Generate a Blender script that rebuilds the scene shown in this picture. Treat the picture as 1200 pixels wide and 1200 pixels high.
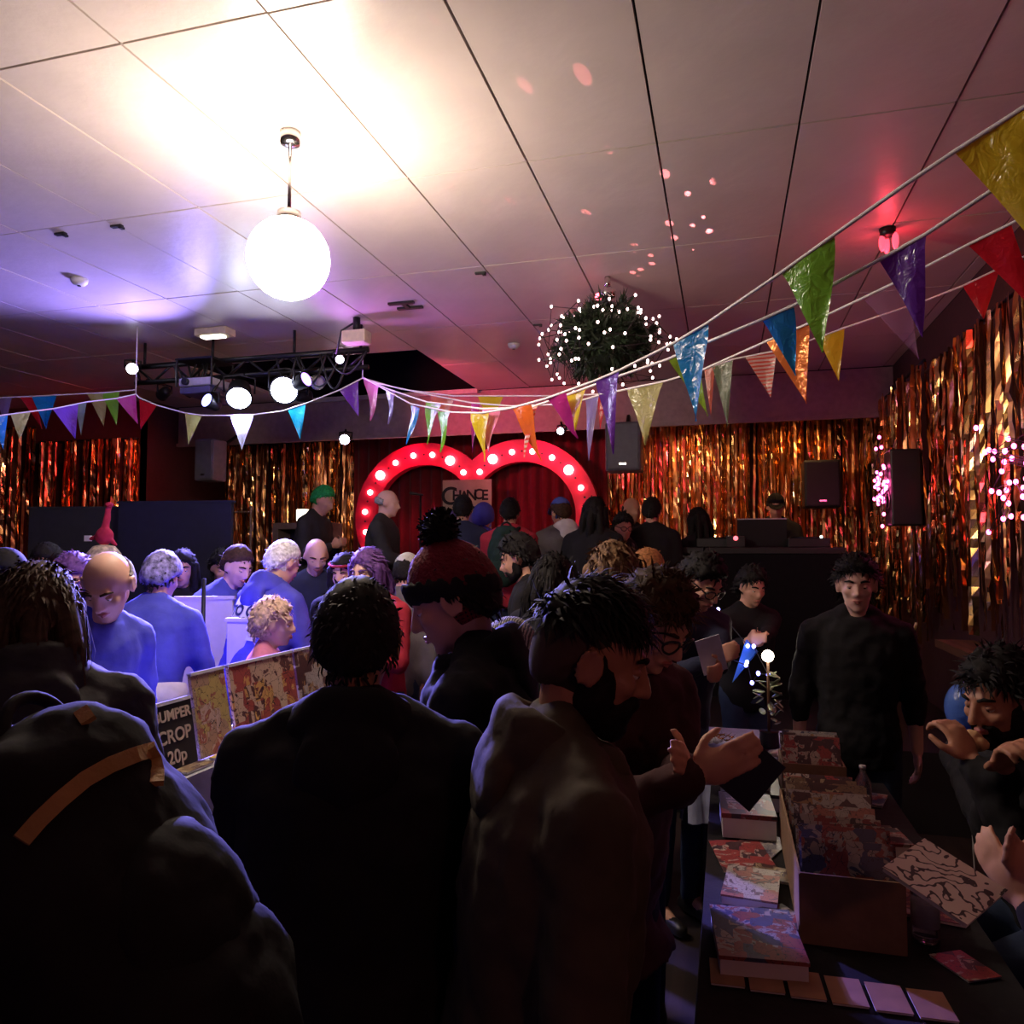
import bpy, bmesh, math, random
from mathutils import Vector, Matrix, noise
random.seed(7)
for o in list(bpy.data.objects): bpy.data.objects.remove(o)
S = bpy.context.scene
C = S.collection
R = math.radians

# ------------------------------------------------------------------ camera
F = 900.0                       # focal length in pixels of a 1200 px frame
CAMH, CEIL, STAGE = 1.75, 3.57, 0.5
YAW, PITCH = R(15.5), R(2.9)
cd = bpy.data.cameras.new('camera'); cam = bpy.data.objects.new('camera', cd); C.objects.link(cam)
cd.sensor_width = 36; cd.lens = 36 * F / 1200; cd.clip_start = 0.02
cam.location = (0, 0, CAMH); cam.rotation_euler = (R(90) + PITCH, 0, YAW)
S.camera = cam
CM = Matrix.Translation(cam.location) @ cam.rotation_euler.to_matrix().to_4x4()
CFW = Vector((-math.sin(YAW), math.cos(YAW), 0)); CRT = Vector((math.cos(YAW), math.sin(YAW), 0))

# ------------------------------------------------------------------ world, exposure
W = bpy.data.worlds.new('room_ambient'); S.world = W; W.use_nodes = True
W.node_tree.nodes['Background'].inputs[0].default_value = (0.010, 0.008, 0.010, 1)
W.node_tree.nodes['Background'].inputs[1].default_value = 0.3
S.view_settings.view_transform = 'Standard'; S.view_settings.look = 'None'
S.view_settings.gamma = 1; S.view_settings.use_curve_mapping = False
S.view_settings.exposure = 0.0

def P(px, py, d):               # a spot in the room seen at a photo pixel, d metres out along the view axis
    return CM @ Vector(((px - 600) / F * d, (600 - py) / F * d, -d))
def ray(px, py):
    return (CM.to_3x3() @ Vector(((px - 600) / F, (600 - py) / F, -1)))
def PZ(px, py, z):
    r = ray(px, py); return cam.location + r * ((z - CAMH) / r.z)
def PY(px, py, y):
    r = ray(px, py); return cam.location + r * (y / r.y)
def PX(px, py, x):
    r = ray(px, py); return cam.location + r * (x / r.x)

# ------------------------------------------------------------------ materials
MATS = {}
def mat(name, col, rough=0.6, metal=0.0, emit=0.0, ecol=None, var=0.12, nscale=18.0, bump=0.0, bscale=40.0, spec=0.5,
        trans=0.0, alpha=1.0, sheen=0.0, wave=None, coat=0.0):
    if name in MATS: return MATS[name]
    m = bpy.data.materials.new(name); m.use_nodes = True; MATS[name] = m
    nt = m.node_tree; N = nt.nodes; L = nt.links; b = N['Principled BSDF']
    b.inputs['Roughness'].default_value = rough; b.inputs['Metallic'].default_value = metal
    b.inputs['Specular IOR Level'].default_value = spec
    b.inputs['Transmission Weight'].default_value = trans
    b.inputs['Alpha'].default_value = alpha
    b.inputs['Sheen Weight'].default_value = sheen
    b.inputs['Coat Weight'].default_value = coat
    tc = N.new('ShaderNodeTexCoord')
    nz = N.new('ShaderNodeTexNoise'); nz.inputs['Scale'].default_value = nscale; nz.inputs['Detail'].default_value = 4
    L.new(tc.outputs['Object'], nz.inputs['Vector'])
    rp = N.new('ShaderNodeValToRGB')
    c0 = [max(0, c * (1 - var)) for c in col]; c1 = [min(1, c * (1 + var)) for c in col]
    rp.color_ramp.elements[0].position = 0.3; rp.color_ramp.elements[1].position = 0.7
    rp.color_ramp.elements[0].color = (*c0, 1); rp.color_ramp.elements[1].color = (*c1, 1)
    if wave:                                        # woven / striped cloth: second colour in bands
        wv = N.new('ShaderNodeTexWave'); wv.inputs['Scale'].default_value = wave[0]; wv.inputs['Distortion'].default_value = wave[2] if len(wave) > 2 else 0
        wv.bands_direction = wave[3] if len(wave) > 3 else 'Z'
        L.new(tc.outputs['Object'], wv.inputs['Vector'])
        rp.color_ramp.elements[0].color = (*col, 1); rp.color_ramp.elements[1].color = (*wave[1], 1)
        rp.color_ramp.elements[0].position = 0.42; rp.color_ramp.elements[1].position = 0.58
        L.new(wv.outputs['Fac'], rp.inputs['Fac'])
    else:
        L.new(nz.outputs['Fac'], rp.inputs['Fac'])
    L.new(rp.outputs['Color'], b.inputs['Base Color'])
    if bump:
        n2 = N.new('ShaderNodeTexNoise'); n2.inputs['Scale'].default_value = bscale; n2.inputs['Detail'].default_value = 5
        L.new(tc.outputs['Object'], n2.inputs['Vector'])
        bp = N.new('ShaderNodeBump'); bp.inputs['Strength'].default_value = bump; bp.inputs['Distance'].default_value = 0.02
        L.new(n2.outputs['Fac'], bp.inputs['Height']); L.new(bp.outputs['Normal'], b.inputs['Normal'])
    if emit:
        b.inputs['Emission Color'].default_value = (*(ecol or col), 1); b.inputs['Emission Strength'].default_value = emit
    return m

def film(name, col, clear=0.0, stripes=None, sparkle=0.0):      # thin bunting plastic: lets light through, shines
    if name in MATS: return MATS[name]
    m = bpy.data.materials.new(name); m.use_nodes = True; MATS[name] = m
    nt = m.node_tree; N = nt.nodes; L = nt.links
    for n in list(N): N.remove(n)
    out = N.new('ShaderNodeOutputMaterial'); p = N.new('ShaderNodeBsdfPrincipled'); t = N.new('ShaderNodeBsdfTranslucent')
    tc = N.new('ShaderNodeTexCoord')
    p.inputs['Roughness'].default_value = 0.22; p.inputs['Specular IOR Level'].default_value = 0.7
    if sparkle: p.inputs['Metallic'].default_value = sparkle
    if stripes:
        wv = N.new('ShaderNodeTexWave'); wv.bands_direction = 'Z'; wv.inputs['Scale'].default_value = stripes[0]
        rp = N.new('ShaderNodeValToRGB'); rp.color_ramp.interpolation = 'CONSTANT'
        rp.color_ramp.elements[0].color = (*col, 1); rp.color_ramp.elements[1].color = (*stripes[1], 1); rp.color_ramp.elements[1].position = 0.5
        L.new(tc.outputs['Object'], wv.inputs['Vector']); L.new(wv.outputs['Fac'], rp.inputs['Fac'])
        cs = rp.outputs['Color']
    else:
        rgb = N.new('ShaderNodeRGB'); rgb.outputs[0].default_value = (*col, 1); cs = rgb.outputs[0]
    L.new(cs, p.inputs['Base Color']); L.new(cs, t.inputs['Color'])
    nz = N.new('ShaderNodeTexNoise'); nz.inputs['Scale'].default_value = 22; nz.inputs['Detail'].default_value = 3; nz.inputs['Distortion'].default_value = 0.8
    L.new(tc.outputs['Object'], nz.inputs['Vector'])
    bp = N.new('ShaderNodeBump'); bp.inputs['Strength'].default_value = 0.45; bp.inputs['Distance'].default_value = 0.02
    L.new(nz.outputs['Fac'], bp.inputs['Height']); L.new(bp.outputs['Normal'], p.inputs['Normal'])
    mx = N.new('ShaderNodeMixShader'); mx.inputs[0].default_value = 0.45
    L.new(p.outputs[0], mx.inputs[1]); L.new(t.outputs[0], mx.inputs[2])
    if clear:
        tr = N.new('ShaderNodeBsdfTransparent'); m2 = N.new('ShaderNodeMixShader'); m2.inputs[0].default_value = clear
        L.new(mx.outputs[0], m2.inputs[1]); L.new(tr.outputs[0], m2.inputs[2]); L.new(m2.outputs[0], out.inputs[0])
    else: L.new(mx.outputs[0], out.inputs[0])
    return m

def glow(name, col, s):
    if name in MATS: return MATS[name]
    m = bpy.data.materials.new(name); m.use_nodes = True; MATS[name] = m
    b = m.node_tree.nodes['Principled BSDF']
    b.inputs['Base Color'].default_value = (*col, 1)
    b.inputs['Emission Color'].default_value = (*col, 1); b.inputs['Emission Strength'].default_value = s
    return m

def ink(name, base, cols, scale=30, thr=0.5, dist=2.0):         # printed cover / line art: flat print made of warped cells and lines
    if name in MATS: return MATS[name]
    m = bpy.data.materials.new(name); m.use_nodes = True; MATS[name] = m
    nt = m.node_tree; N = nt.nodes; L = nt.links; b = N['Principled BSDF']; b.inputs['Roughness'].default_value = 0.35
    tc = N.new('ShaderNodeTexCoord')
    nz = N.new('ShaderNodeTexNoise'); nz.inputs['Scale'].default_value = scale * 0.4; nz.inputs['Detail'].default_value = 2; nz.inputs['Distortion'].default_value = dist
    L.new(tc.outputs['Object'], nz.inputs['Vector'])
    rp = N.new('ShaderNodeValToRGB'); rp.color_ramp.interpolation = 'CONSTANT'
    n = len(cols) + 1
    el = rp.color_ramp.elements
    el[0].position = 0.0; el[0].color = (*base, 1)
    el[1].position = thr; el[1].color = (*cols[0], 1)
    for i, c in enumerate(cols[1:]):
        e = el.new(min(0.98, thr + 0.07 * (i + 1))); e.color = (*c, 1)
    v2 = N.new('ShaderNodeTexVoronoi'); v2.distance = 'CHEBYCHEV'; v2.inputs['Scale'].default_value = scale * .55; v2.inputs['Randomness'].default_value = .75
    L.new(tc.outputs['Object'], v2.inputs['Vector'])
    sp = N.new('ShaderNodeSeparateColor'); L.new(v2.outputs['Color'], sp.inputs[0])
    mm = N.new('ShaderNodeMath'); mm.operation = 'MULTIPLY_ADD'; mm.inputs[1].default_value = .45; L.new(sp.outputs[0], mm.inputs[0])
    m3 = N.new('ShaderNodeMath'); m3.operation = 'MULTIPLY'; m3.inputs[1].default_value = .55; L.new(nz.outputs['Fac'], m3.inputs[0]); L.new(m3.outputs[0], mm.inputs[2])
    L.new(mm.outputs[0], rp.inputs['Fac'])
    vo = N.new('ShaderNodeTexVoronoi'); vo.feature = 'DISTANCE_TO_EDGE'; vo.inputs['Scale'].default_value = scale
    ad = N.new('ShaderNodeVectorMath'); ad.operation = 'ADD'; sc = N.new('ShaderNodeVectorMath'); sc.operation = 'SCALE'; sc.inputs['Scale'].default_value = 0.06
    L.new(nz.outputs['Color'], sc.inputs[0]); L.new(tc.outputs['Object'], ad.inputs[0]); L.new(sc.outputs[0], ad.inputs[1]); L.new(ad.outputs[0], vo.inputs['Vector'])
    lt = N.new('ShaderNodeMath'); lt.operation = 'LESS_THAN'; lt.inputs[1].default_value = 0.018
    L.new(vo.outputs['Distance'], lt.inputs[0])
    mx = N.new('ShaderNodeMix'); mx.data_type = 'RGBA'
    L.new(lt.outputs[0], mx.inputs['Factor']); L.new(rp.outputs['Color'], mx.inputs['A']); mx.inputs['B'].default_value = (0.03, 0.02, 0.03, 1)
    L.new(mx.outputs['Result'], b.inputs['Base Color'])
    return m

def doodle(name, base, line, scale=9.0):            # line drawing printed on paper
    m = bpy.data.materials.new(name); m.use_nodes = True; N = m.node_tree.nodes; L = m.node_tree.links; b = N['Principled BSDF']; b.inputs['Roughness'].default_value = .5
    tc = N.new('ShaderNodeTexCoord'); wv = N.new('ShaderNodeTexWave'); wv.wave_type = 'RINGS'
    for k, v in (('Scale', scale), ('Distortion', 16.0), ('Detail', 2.5), ('Detail Scale', 2.2)): wv.inputs[k].default_value = v
    L.new(tc.outputs['Object'], wv.inputs['Vector']); rp = N.new('ShaderNodeValToRGB'); rp.color_ramp.elements[0].position = .10; rp.color_ramp.elements[1].position = .16
    rp.color_ramp.elements[0].color = (*line, 1); rp.color_ramp.elements[1].color = (*base, 1); L.new(wv.outputs['Fac'], rp.inputs['Fac']); L.new(rp.outputs['Color'], b.inputs['Base Color']); return m

# ------------------------------------------------------------------ mesh helpers
class MB:
    def __init__(s): s.v = []; s.f = []
    def add(s, vs, fs):
        n = len(s.v); s.v += [Vector(v) for v in vs]; s.f += [tuple(i + n for i in f) for f in fs]; return s
    def box(s, c, size, M=None, taper=1.0):
        c = Vector(c); a, b, h = (x / 2 for x in size); vs = []
        for z, k in ((-h, 1.0), (h, taper)):
            for x, y in ((-a, -b), (a, -b), (a, b), (-a, b)): vs.append(Vector((x * k, y * k, z)))
        if M is not None: vs = [M @ v for v in vs]
        return s.add([c + v for v in vs], [(3, 2, 1, 0), (4, 5, 6, 7), (0, 1, 5, 4), (1, 2, 6, 5), (2, 3, 7, 6), (3, 0, 4, 7)])
    def ell(s, c, rad, M=None, nu=14, nv=9):
        c = Vector(c); vs = [Vector((0, 0, rad[2]))]
        for j in range(1, nv):
            t = math.pi * j / nv
            for i in range(nu):
                a = 2 * math.pi * i / nu
                vs.append(Vector((rad[0] * math.sin(t) * math.cos(a), rad[1] * math.sin(t) * math.sin(a), rad[2] * math.cos(t))))
        vs.append(Vector((0, 0, -rad[2])))
        if M is not None: vs = [M @ v for v in vs]
        fs = [(0, 1 + i, 1 + (i + 1) % nu) for i in range(nu)]
        for j in range(nv - 2):
            for i in range(nu):
                a = 1 + j * nu + i; b = 1 + j * nu + (i + 1) % nu
                fs.append((a, a + nu, b + nu, b))
        l = len(vs) - 1; o = 1 + (nv - 2) * nu
        fs += [(o + i, l, o + (i + 1) % nu) for i in range(nu)]
        return s.add([c + v for v in vs], fs)
    def loft(s, rings, cap=True):
        n = len(rings[0]); vs = [v for r in rings for v in r]; fs = []
        for j in range(len(rings) - 1):
            for i in range(n):
                a = j * n + i; b = j * n + (i + 1) % n
                fs.append((a, b, b + n, a + n))
        if cap: fs += [tuple(reversed(range(n))), tuple(range((len(rings) - 1) * n, len(rings) * n))]
        return s.add(vs, fs)
    def tube(s, pts, rad, n=8, cap=True):
        pts = [Vector(p) for p in pts]; rs = rad if isinstance(rad, (list, tuple)) else [rad] * len(pts)
        rings = []; up = None
        for i, p in enumerate(pts):
            d = (pts[min(i + 1, len(pts) - 1)] - pts[max(i - 1, 0)])
            if d.length < 1e-9: d = Vector((0, 0, 1))
            d.normalize()
            if up is None:
                up = Vector((0, 0, 1)) if abs(d.z) < 0.9 else Vector((1, 0, 0))
            x = d.cross(up)
            if x.length < 1e-6: x = d.cross(Vector((0, 1, 0)))
            x.normalize(); y = x.cross(d); up = y.copy()
            rings.append([p + (x * math.cos(2 * math.pi * k / n) + y * math.sin(2 * math.pi * k / n)) * rs[i] for k in range(n)])
        return s.loft(rings, cap)
    def taper(s, p0, r0, p1, r1, n=12):             # round-ended tapered limb
        p0 = Vector(p0); p1 = Vector(p1); d = p1 - p0; L = d.length
        if L < 1e-6: return s.ell(p0, (r0,) * 3)
        d /= L; pts = []; rs = []
        for k in (0.98, 0.7, 0.35): pts.append(p0 - d * r0 * k); rs.append(r0 * math.sqrt(max(0.0, 1 - k * k)))
        pts += [p0, p1]; rs += [r0, r1]
        for k in (0.35, 0.7, 0.98): pts.append(p1 + d * r1 * k); rs.append(r1 * math.sqrt(max(0.0, 1 - k * k)))
        return s.tube(pts, rs, n)
    def lathe(s, c, prof, n=20, M=None):
        c = Vector(c); rings = []
        for r, z in prof:
            ring = [Vector((r * math.cos(2 * math.pi * k / n), r * math.sin(2 * math.pi * k / n), z)) for k in range(n)]
            if M is not None: ring = [M @ v for v in ring]
            rings.append([c + v for v in ring])
        return s.loft(rings)
    def prism(s, poly, depth):                      # poly: list of world points, depth: Vector
        n = len(poly); poly = [Vector(p) for p in poly]
        vs = poly + [p + depth for p in poly]
        fs = [tuple(reversed(range(n))), tuple(range(n, 2 * n))] + [(i, (i + 1) % n, n + (i + 1) % n, n + i) for i in range(n)]
        return s.add(vs, fs)
    def mesh(s, name, off=Vector((0, 0, 0))):
        me = bpy.data.meshes.new(name); me.from_pydata([v - off for v in s.v], [], s.f)
        bm = bmesh.new(); bm.from_mesh(me); bmesh.ops.recalc_face_normals(bm, faces=bm.faces); bm.to_mesh(me); bm.free()
        return me
    def build(s, name, m, parent=None, smooth=False, remesh=None, sm=3, bevel=0, disp=None, loc=None):
        off = Vector(parent['_o']) if parent is not None and '_o' in parent else Vector((0, 0, 0))
        base = Vector(loc) if loc is not None else off
        me = s.mesh(name, base)
        me.materials.append(m)
        o = bpy.data.objects.new(name, me); C.objects.link(o)
        if parent is not None:
            o.parent = parent
            o.location = base - off
        else: o.location = base
        o['_o'] = tuple(base)
        if smooth or remesh:
            me.polygons.foreach_set('use_smooth', [True] * len(me.polygons))
        if remesh:
            md = o.modifiers.new('r', 'REMESH'); md.mode = 'VOXEL'; md.voxel_size = remesh; md.use_smooth_shade = True
            if sm:
                k = o.modifiers.new('s', 'SMOOTH'); k.factor = 0.5; k.iterations = sm
            if disp:
                tx = bpy.data.textures.get('folds%g' % disp[1]) or bpy.data.textures.new('folds%g' % disp[1], 'CLOUDS'); tx.noise_scale = disp[1]
                dm = o.modifiers.new('d', 'DISPLACE'); dm.texture = tx; dm.strength = disp[0]; dm.mid_level = 0.5
                k = o.modifiers.new('s2', 'SMOOTH'); k.factor = 0.4; k.iterations = 1
        if bevel:
            bv = o.modifiers.new('b', 'BEVEL'); bv.width = bevel; bv.segments = 2; bv.limit_method = 'ANGLE'
        return o

def tag(o, label, cat, group=None):
    o['label'] = label; o['category'] = cat
    if group: o['group'] = group
    return o
def thing(name, label, cat, loc, group=None):
    o = bpy.data.objects.new(name, None); C.objects.link(o); o.location = loc; o.empty_display_size = 0.1
    o['_o'] = tuple(loc)
    return tag(o, label, cat, group)
def struct(o): o['kind'] = 'structure'; return o
def text_mesh(txt, size, name='lettering', bold=0.0):
    cu = bpy.data.curves.new(name, 'FONT'); cu.body = txt; cu.size = size; cu.align_x = 'CENTER'; cu.align_y = 'CENTER'; cu.extrude = 0.001; cu.offset = bold
    ob = bpy.data.objects.new('t', cu); C.objects.link(ob)
    bpy.context.view_layer.update()
    me = bpy.data.meshes.new_from_object(ob.evaluated_get(bpy.context.evaluated_depsgraph_get()))
    bpy.data.objects.remove(ob); return me
TEXTS = []
def lettering(txt, size, pos, xdir, updir, m, parent, bold=0.0, name='lettering'):
    TEXTS.append((txt, size, Vector(pos), Vector(xdir), Vector(updir), m, parent, bold, name))
def flush_text():
    for txt, size, pos, xd, ud, m, parent, bold, name in TEXTS:
        me = text_mesh(txt, size, name, bold); me.materials.append(m); me.name = name
        o = bpy.data.objects.new(name, me); C.objects.link(o); o.parent = parent
        x = xd.normalized(); y = (ud - x * ud.dot(x)).normalized(); z = x.cross(y)
        off = Vector(parent['_o']) if '_o' in parent else (Vector(parent.parent['_o']) + parent.location if parent.parent is not None and '_o' in parent.parent else parent.location)
        Mx = Matrix((x, y, z)).transposed().to_4x4(); Mx.translation = pos - off
        o.matrix_basis = Mx

def on_surface(ob, o, d):                          # where a ray first meets an object (world space)
    dg = bpy.context.evaluated_depsgraph_get(); e = ob.evaluated_get(dg); iv = ob.matrix_world.inverted()
    ok, loc, nrm, idx = e.ray_cast(iv @ Vector(o), (iv.to_3x3() @ Vector(d)).normalized())
    return ob.matrix_world @ loc if ok else None

def light(kind, name, loc, col, energy, target=None, size=0.1, spot=60, blend=0.5, parent=None):
    l = bpy.data.lights.new(name, kind); l.color = col; l.energy = energy
    if kind == 'SPOT': l.spot_size = R(spot); l.spot_blend = blend
    l.shadow_soft_size = size
    o = bpy.data.objects.new(name, l); C.objects.link(o); loc = Vector(loc)
    if parent is not None: o.parent = parent; o.location = loc - Vector(parent['_o'])
    else: o.location = loc
    if target is not None:
        o.rotation_euler = (Vector(target) - loc).to_track_quat('-Z', 'Y').to_euler()
    return o
def frame(d, up=Vector((0, 0, 1))):                # matrix whose local z runs along d
    d = Vector(d).normalized(); x = d.cross(up)
    if x.length < 1e-4: x = d.cross(Vector((0, 1, 0)))
    x.normalize(); y = d.cross(x); return Matrix((x, y, d)).transposed()
# ------------------------------------------------------------------ common materials
M_ceil = mat('ceiling_paint', (0.60, 0.52, 0.475), 0.38, bump=0.12, bscale=14, var=0.06, nscale=3)
M_dark = mat('black_paint', (0.009, 0.008, 0.010), 0.9, spec=.1)
M_wall = mat('maroon_paint', (0.055, 0.016, 0.018), 0.75, bump=0.1)
M_floor = mat('dark_floorboards', (0.030, 0.018, 0.013), 0.55, wave=(3.0, (0.020, 0.012, 0.009), 0.6, 'X'))
M_black = mat('black_plastic', (0.012, 0.012, 0.014), 0.45)
M_blackmetal = mat('black_metal', (0.02, 0.02, 0.024), 0.4, metal=0.6)
M_chrome = mat('chrome', (0.7, 0.68, 0.66), 0.2, metal=1.0)
M_white = mat('white_paper', (0.75, 0.74, 0.72), 0.6, var=0.04)
M_cord = mat('white_cord', (0.85, 0.80, 0.80), 0.5, var=0.05)
M_gold = mat('gold_foil', (0.86, 0.46, 0.16), 0.17, metal=1.0, var=0.25, nscale=9)
M_gold2 = mat('copper_foil', (0.88, 0.40, 0.17), 0.30, metal=1.0, var=0.25, nscale=9)
M_red = mat('red_gloss_paint', (0.85, 0.02, 0.085), 0.4, var=0.04)
M_velvet = mat('red_velvet', (0.20, 0.006, 0.016), 0.85, sheen=0.1, bump=0.2, bscale=6)
M_wood = mat('brown_wood', (0.16, 0.075, 0.035), 0.5, wave=(4, (0.11, 0.05, 0.025), 3.0, 'X'))
M_lamp = glow('globe_glass_lit', (1.0, 0.82, 0.66), 95)
M_bulb = glow('marquee_bulb_lit', (1.0, 0.42, 0.36), 13)
M_fw = glow('fairy_bulb_warm', (1.0, 0.66, 0.62), 9)
M_fp = glow('fairy_bulb_pink', (1.0, 0.10, 0.36), 14)
M_fb = glow('fairy_bulb_blue', (0.25, 0.25, 1.0), 14)
M_lens = glow('stage_lens_blue_white', (0.72, 0.75, 1.0), 120)
M_lens2 = glow('stage_lens_small', (0.9, 0.85, 1.0), 12)

# ------------------------------------------------------------------ room shell
XR, XL, YB, YF = 1.62, -11.0, 9.3, -3.0
XJ, YJ = -6.7, 7.7                         # the back wall steps forward on the left
GX, GY, PWX, PWY = -0.27, 3.40, 0.60, 1.20
struct(MB().box(((XR + XL) / 2, (YB + YF) / 2, -0.05), (XR - XL + .4, YB - YF + .4, 0.1)).build('floor', M_floor))
HX0, HX1, HY0, HY1 = GX - 8 * PWX, GX - 4 * PWX, 6.40, 8.20
ceil = MB()
zc = CEIL + 0.03
for (x0, x1, y0, y1) in ((XL, HX0, YF, YB), (HX1, XR, YF, YB), (HX0, HX1, YF, HY0), (HX0, HX1, HY1, YB)):
    ceil.box(((x0 + x1) / 2, (y0 + y1) / 2, zc + 0.03), (x1 - x0, y1 - y0, 0.06))
hz = 0.55
ceil.box(((HX0 + HX1) / 2, (HY0 + HY1) / 2, zc + hz + 0.03), (HX1 - HX0 + .1, HY1 - HY0 + .1, 0.06))
for x in (HX0 - .025, HX1 + .025): ceil.box((x, (HY0 + HY1) / 2, zc + hz / 2 + .03), (.05, HY1 - HY0 + .1, hz))
for y in (HY0 - .025, HY1 + .025): ceil.box(((HX0 + HX1) / 2, y, zc + hz / 2 + .03), (HX1 - HX0, .05, hz))
ceiling = struct(ceil.build('ceiling', M_dark))
pan_cache = {}
def panel(x0, x1, y0, y1):
    w, l = round(x1 - x0 - 0.010, 3), round(y1 - y0 - 0.010, 3)
    k = (w, l)
    if k not in pan_cache:
        me = MB().box((0, 0, 0.015), (w, l, 0.03)).mesh('ceiling_panel'); me.materials.append(M_ceil); pan_cache[k] = me
    o = bpy.data.objects.new('ceiling_panel', pan_cache[k]); C.objects.link(o); o.parent = ceiling
    o.location = ((x0 + x1) / 2, (y0 + y1) / 2, CEIL + random.uniform(-.002, .002)); return o
ix = int((XL - GX) / PWX) - 1
x = GX + ix * PWX
while x < XR - 0.02:
    y = GY - 4 * PWY
    while y < 8.19:
        x0, x1, y0, y1 = max(x, XL), min(x + PWX, XR), y, y + PWY
        inh = x0 >= HX0 - .01 and x1 <= HX1 + .01
        if x1 - x0 > .05:
            if inh and y0 > 6.9: pass
            elif inh and y0 > 5.7: panel(x0, x1, y0, HY0)
            else: panel(x0, x1, y0, y1)
        y += PWY
    x += PWX
for z, h in ((CEIL / 2, CEIL),):
    struct(MB().box((XR + .05, (YB + YF) / 2, z), (.1, YB - YF + .4, h)).build('wall_right', M_wall))
    struct(MB().box((XL - .05, (YB + YF) / 2, z), (.1, YB - YF + .4, h)).build('wall_left', M_wall))
    struct(MB().box(((XL + XR) / 2, YF - .05, z), (XR - XL + .2, .1, h)).build('wall_front', M_wall))
    struct(MB().box(((XJ + XR) / 2, YB + .05, z), (XR - XJ + .2, .1, h)).build('wall_back', M_wall))
    struct(MB().box(((XL + XJ) / 2, YJ + .05, z), (XJ - XL, .1, h)).build('wall_back_left', M_wall))
    struct(MB().box((XJ - .05, (YJ + YB) / 2, z), (.1, YB - YJ, h)).build('wall_jog', M_wall))
M_fasc = mat('fascia_paint', (0.42, 0.30, 0.30), 0.6)
struct(MB().box(((XJ + XR) / 2, 8.30, (3.10 + CEIL) / 2), (XR - XJ, .12, CEIL - 3.10)).box(((XJ + XR) / 2, 8.23, 3.09), (XR - XJ, .05, .04)).build('trim_1', M_fasc))
# recess rim
struct(MB().box(((HX0 + HX1) / 2, HY1 - .02, CEIL - .015), (HX1 - HX0, .05, .05)).build('trim_2', mat('rim_white', (.7, .66, .64), .5)))
# stage platform
struct(MB().box(((XJ + XR) / 2, (5.35 + YB) / 2, STAGE / 2), (XR - XJ, YB - 5.35, STAGE)).build('stage_floor', mat('stage_black', (.009, .008, .009), .6)))
# rail shelf along right wall
struct(MB().box((XR - .12, 4.6, 1.12), (.24, 2.6, .05)).box((XR - .03, 4.6, 0.56), (.06, 2.6, 1.08)).build('trim_3', M_wood))

# ------------------------------------------------------------------ globe pendants
def pendant(x, y, zc_, r, label, grp=None):
    t = thing('pendant_lamp', label, 'lamp', (x, y, CEIL), grp)
    MB().lathe((x, y, CEIL - .055), [(.01, 0), (.042, .002), (.045, .03), (.045, .055)], 20).build('ceiling_rose', M_chrome, t, True)
    MB().tube([(x, y, CEIL - .05), (x, y, zc_ + r)], .008).build('rod', M_chrome, t, True)
    MB().lathe((x, y, zc_ + r - .02), [(.05, 0), (.05, .05), (.015, .06)], 20).build('gallery', M_chrome, t, True)
    MB().ell((x, y, zc_), (r, r, r), nu=32, nv=20).build('globe_shade', M_lamp, t, True)
GL = Vector((-1.80, 2.88, 0))
pendant(-1.80, 2.88, 3.01, .175, 'big white glowing glass globe lamp hanging on a rod from the ceiling')

# small fittings on the ceiling
def ceil_pt(px, py): 
    p = PZ(px, py, CEIL); return p
t = thing('strip_light', 'small cream box light with lit tube on ceiling above the lighting bar', 'light', ceil_pt(252, 386))
p = ceil_pt(252, 386)
MB().box(p + Vector((0, 0, -.03)), (.30, .14, .06)).build('housing', mat('cream_plastic', (.7, .6, .4), .5), t, bevel=.008)
MB().box(p + Vector((0, -.02, -.068)), (.2, .07, .018)).build('diffuser', glow('tube_lit', (1, .95, .85), 6), t, bevel=.005)
for q, lab in (((93, 327), 'white round smoke detector on lavender-lit ceiling panel'), ((602, 403), 'white round smoke detector on ceiling beside the hanging bush')):
    p = ceil_pt(*q); t = thing('smoke_detector', lab, 'smoke detector', p)
    MB().lathe(p + Vector((0, 0, -.045)), [(.02, 0), (.035, .004), (.05, .02), (.055, .045)], 20).build('cover', M_white, t, True)
    MB().lathe(p + Vector((0, 0, -.05)), [(.012, 0), (.012, .008)], 12).build('sensor', M_black, t)
p = ceil_pt(474, 357); t = thing('ceiling_bracket', 'black H shaped metal bracket on ceiling near the dark recess', 'bracket', p)
MB().box(p + Vector((0, -.06, -.008)), (.2, .035, .016)).build('bar', M_black, t)
MB().box(p + Vector((.02, .06, -.008)), (.2, .035, .016)).build('bar', M_black, t)
MB().box(p + Vector((.01, 0, -.008)), (.035, .1, .014)).build('link', M_black, t)
for i, q in enumerate(((71, 273), (137, 264), (563, 319), (630, 380))):
    p = ceil_pt(*q); 
    tag(MB().box((0, 0, -.006), (.07, .025, .012)).box((.02, .012, -.012), (.02, .03, .012)).build('ceiling_clip', M_black, loc=None), ['black clip on lavender ceiling seam, farther from the globe lamp', 'black clip on lavender ceiling seam, nearer to the globe lamp', 'black clip on ceiling seam beside black H bracket', 'black clip on ceiling seam beside the hanging bush'][i], 'clip', 'clips on ceiling seams').location = p

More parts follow.
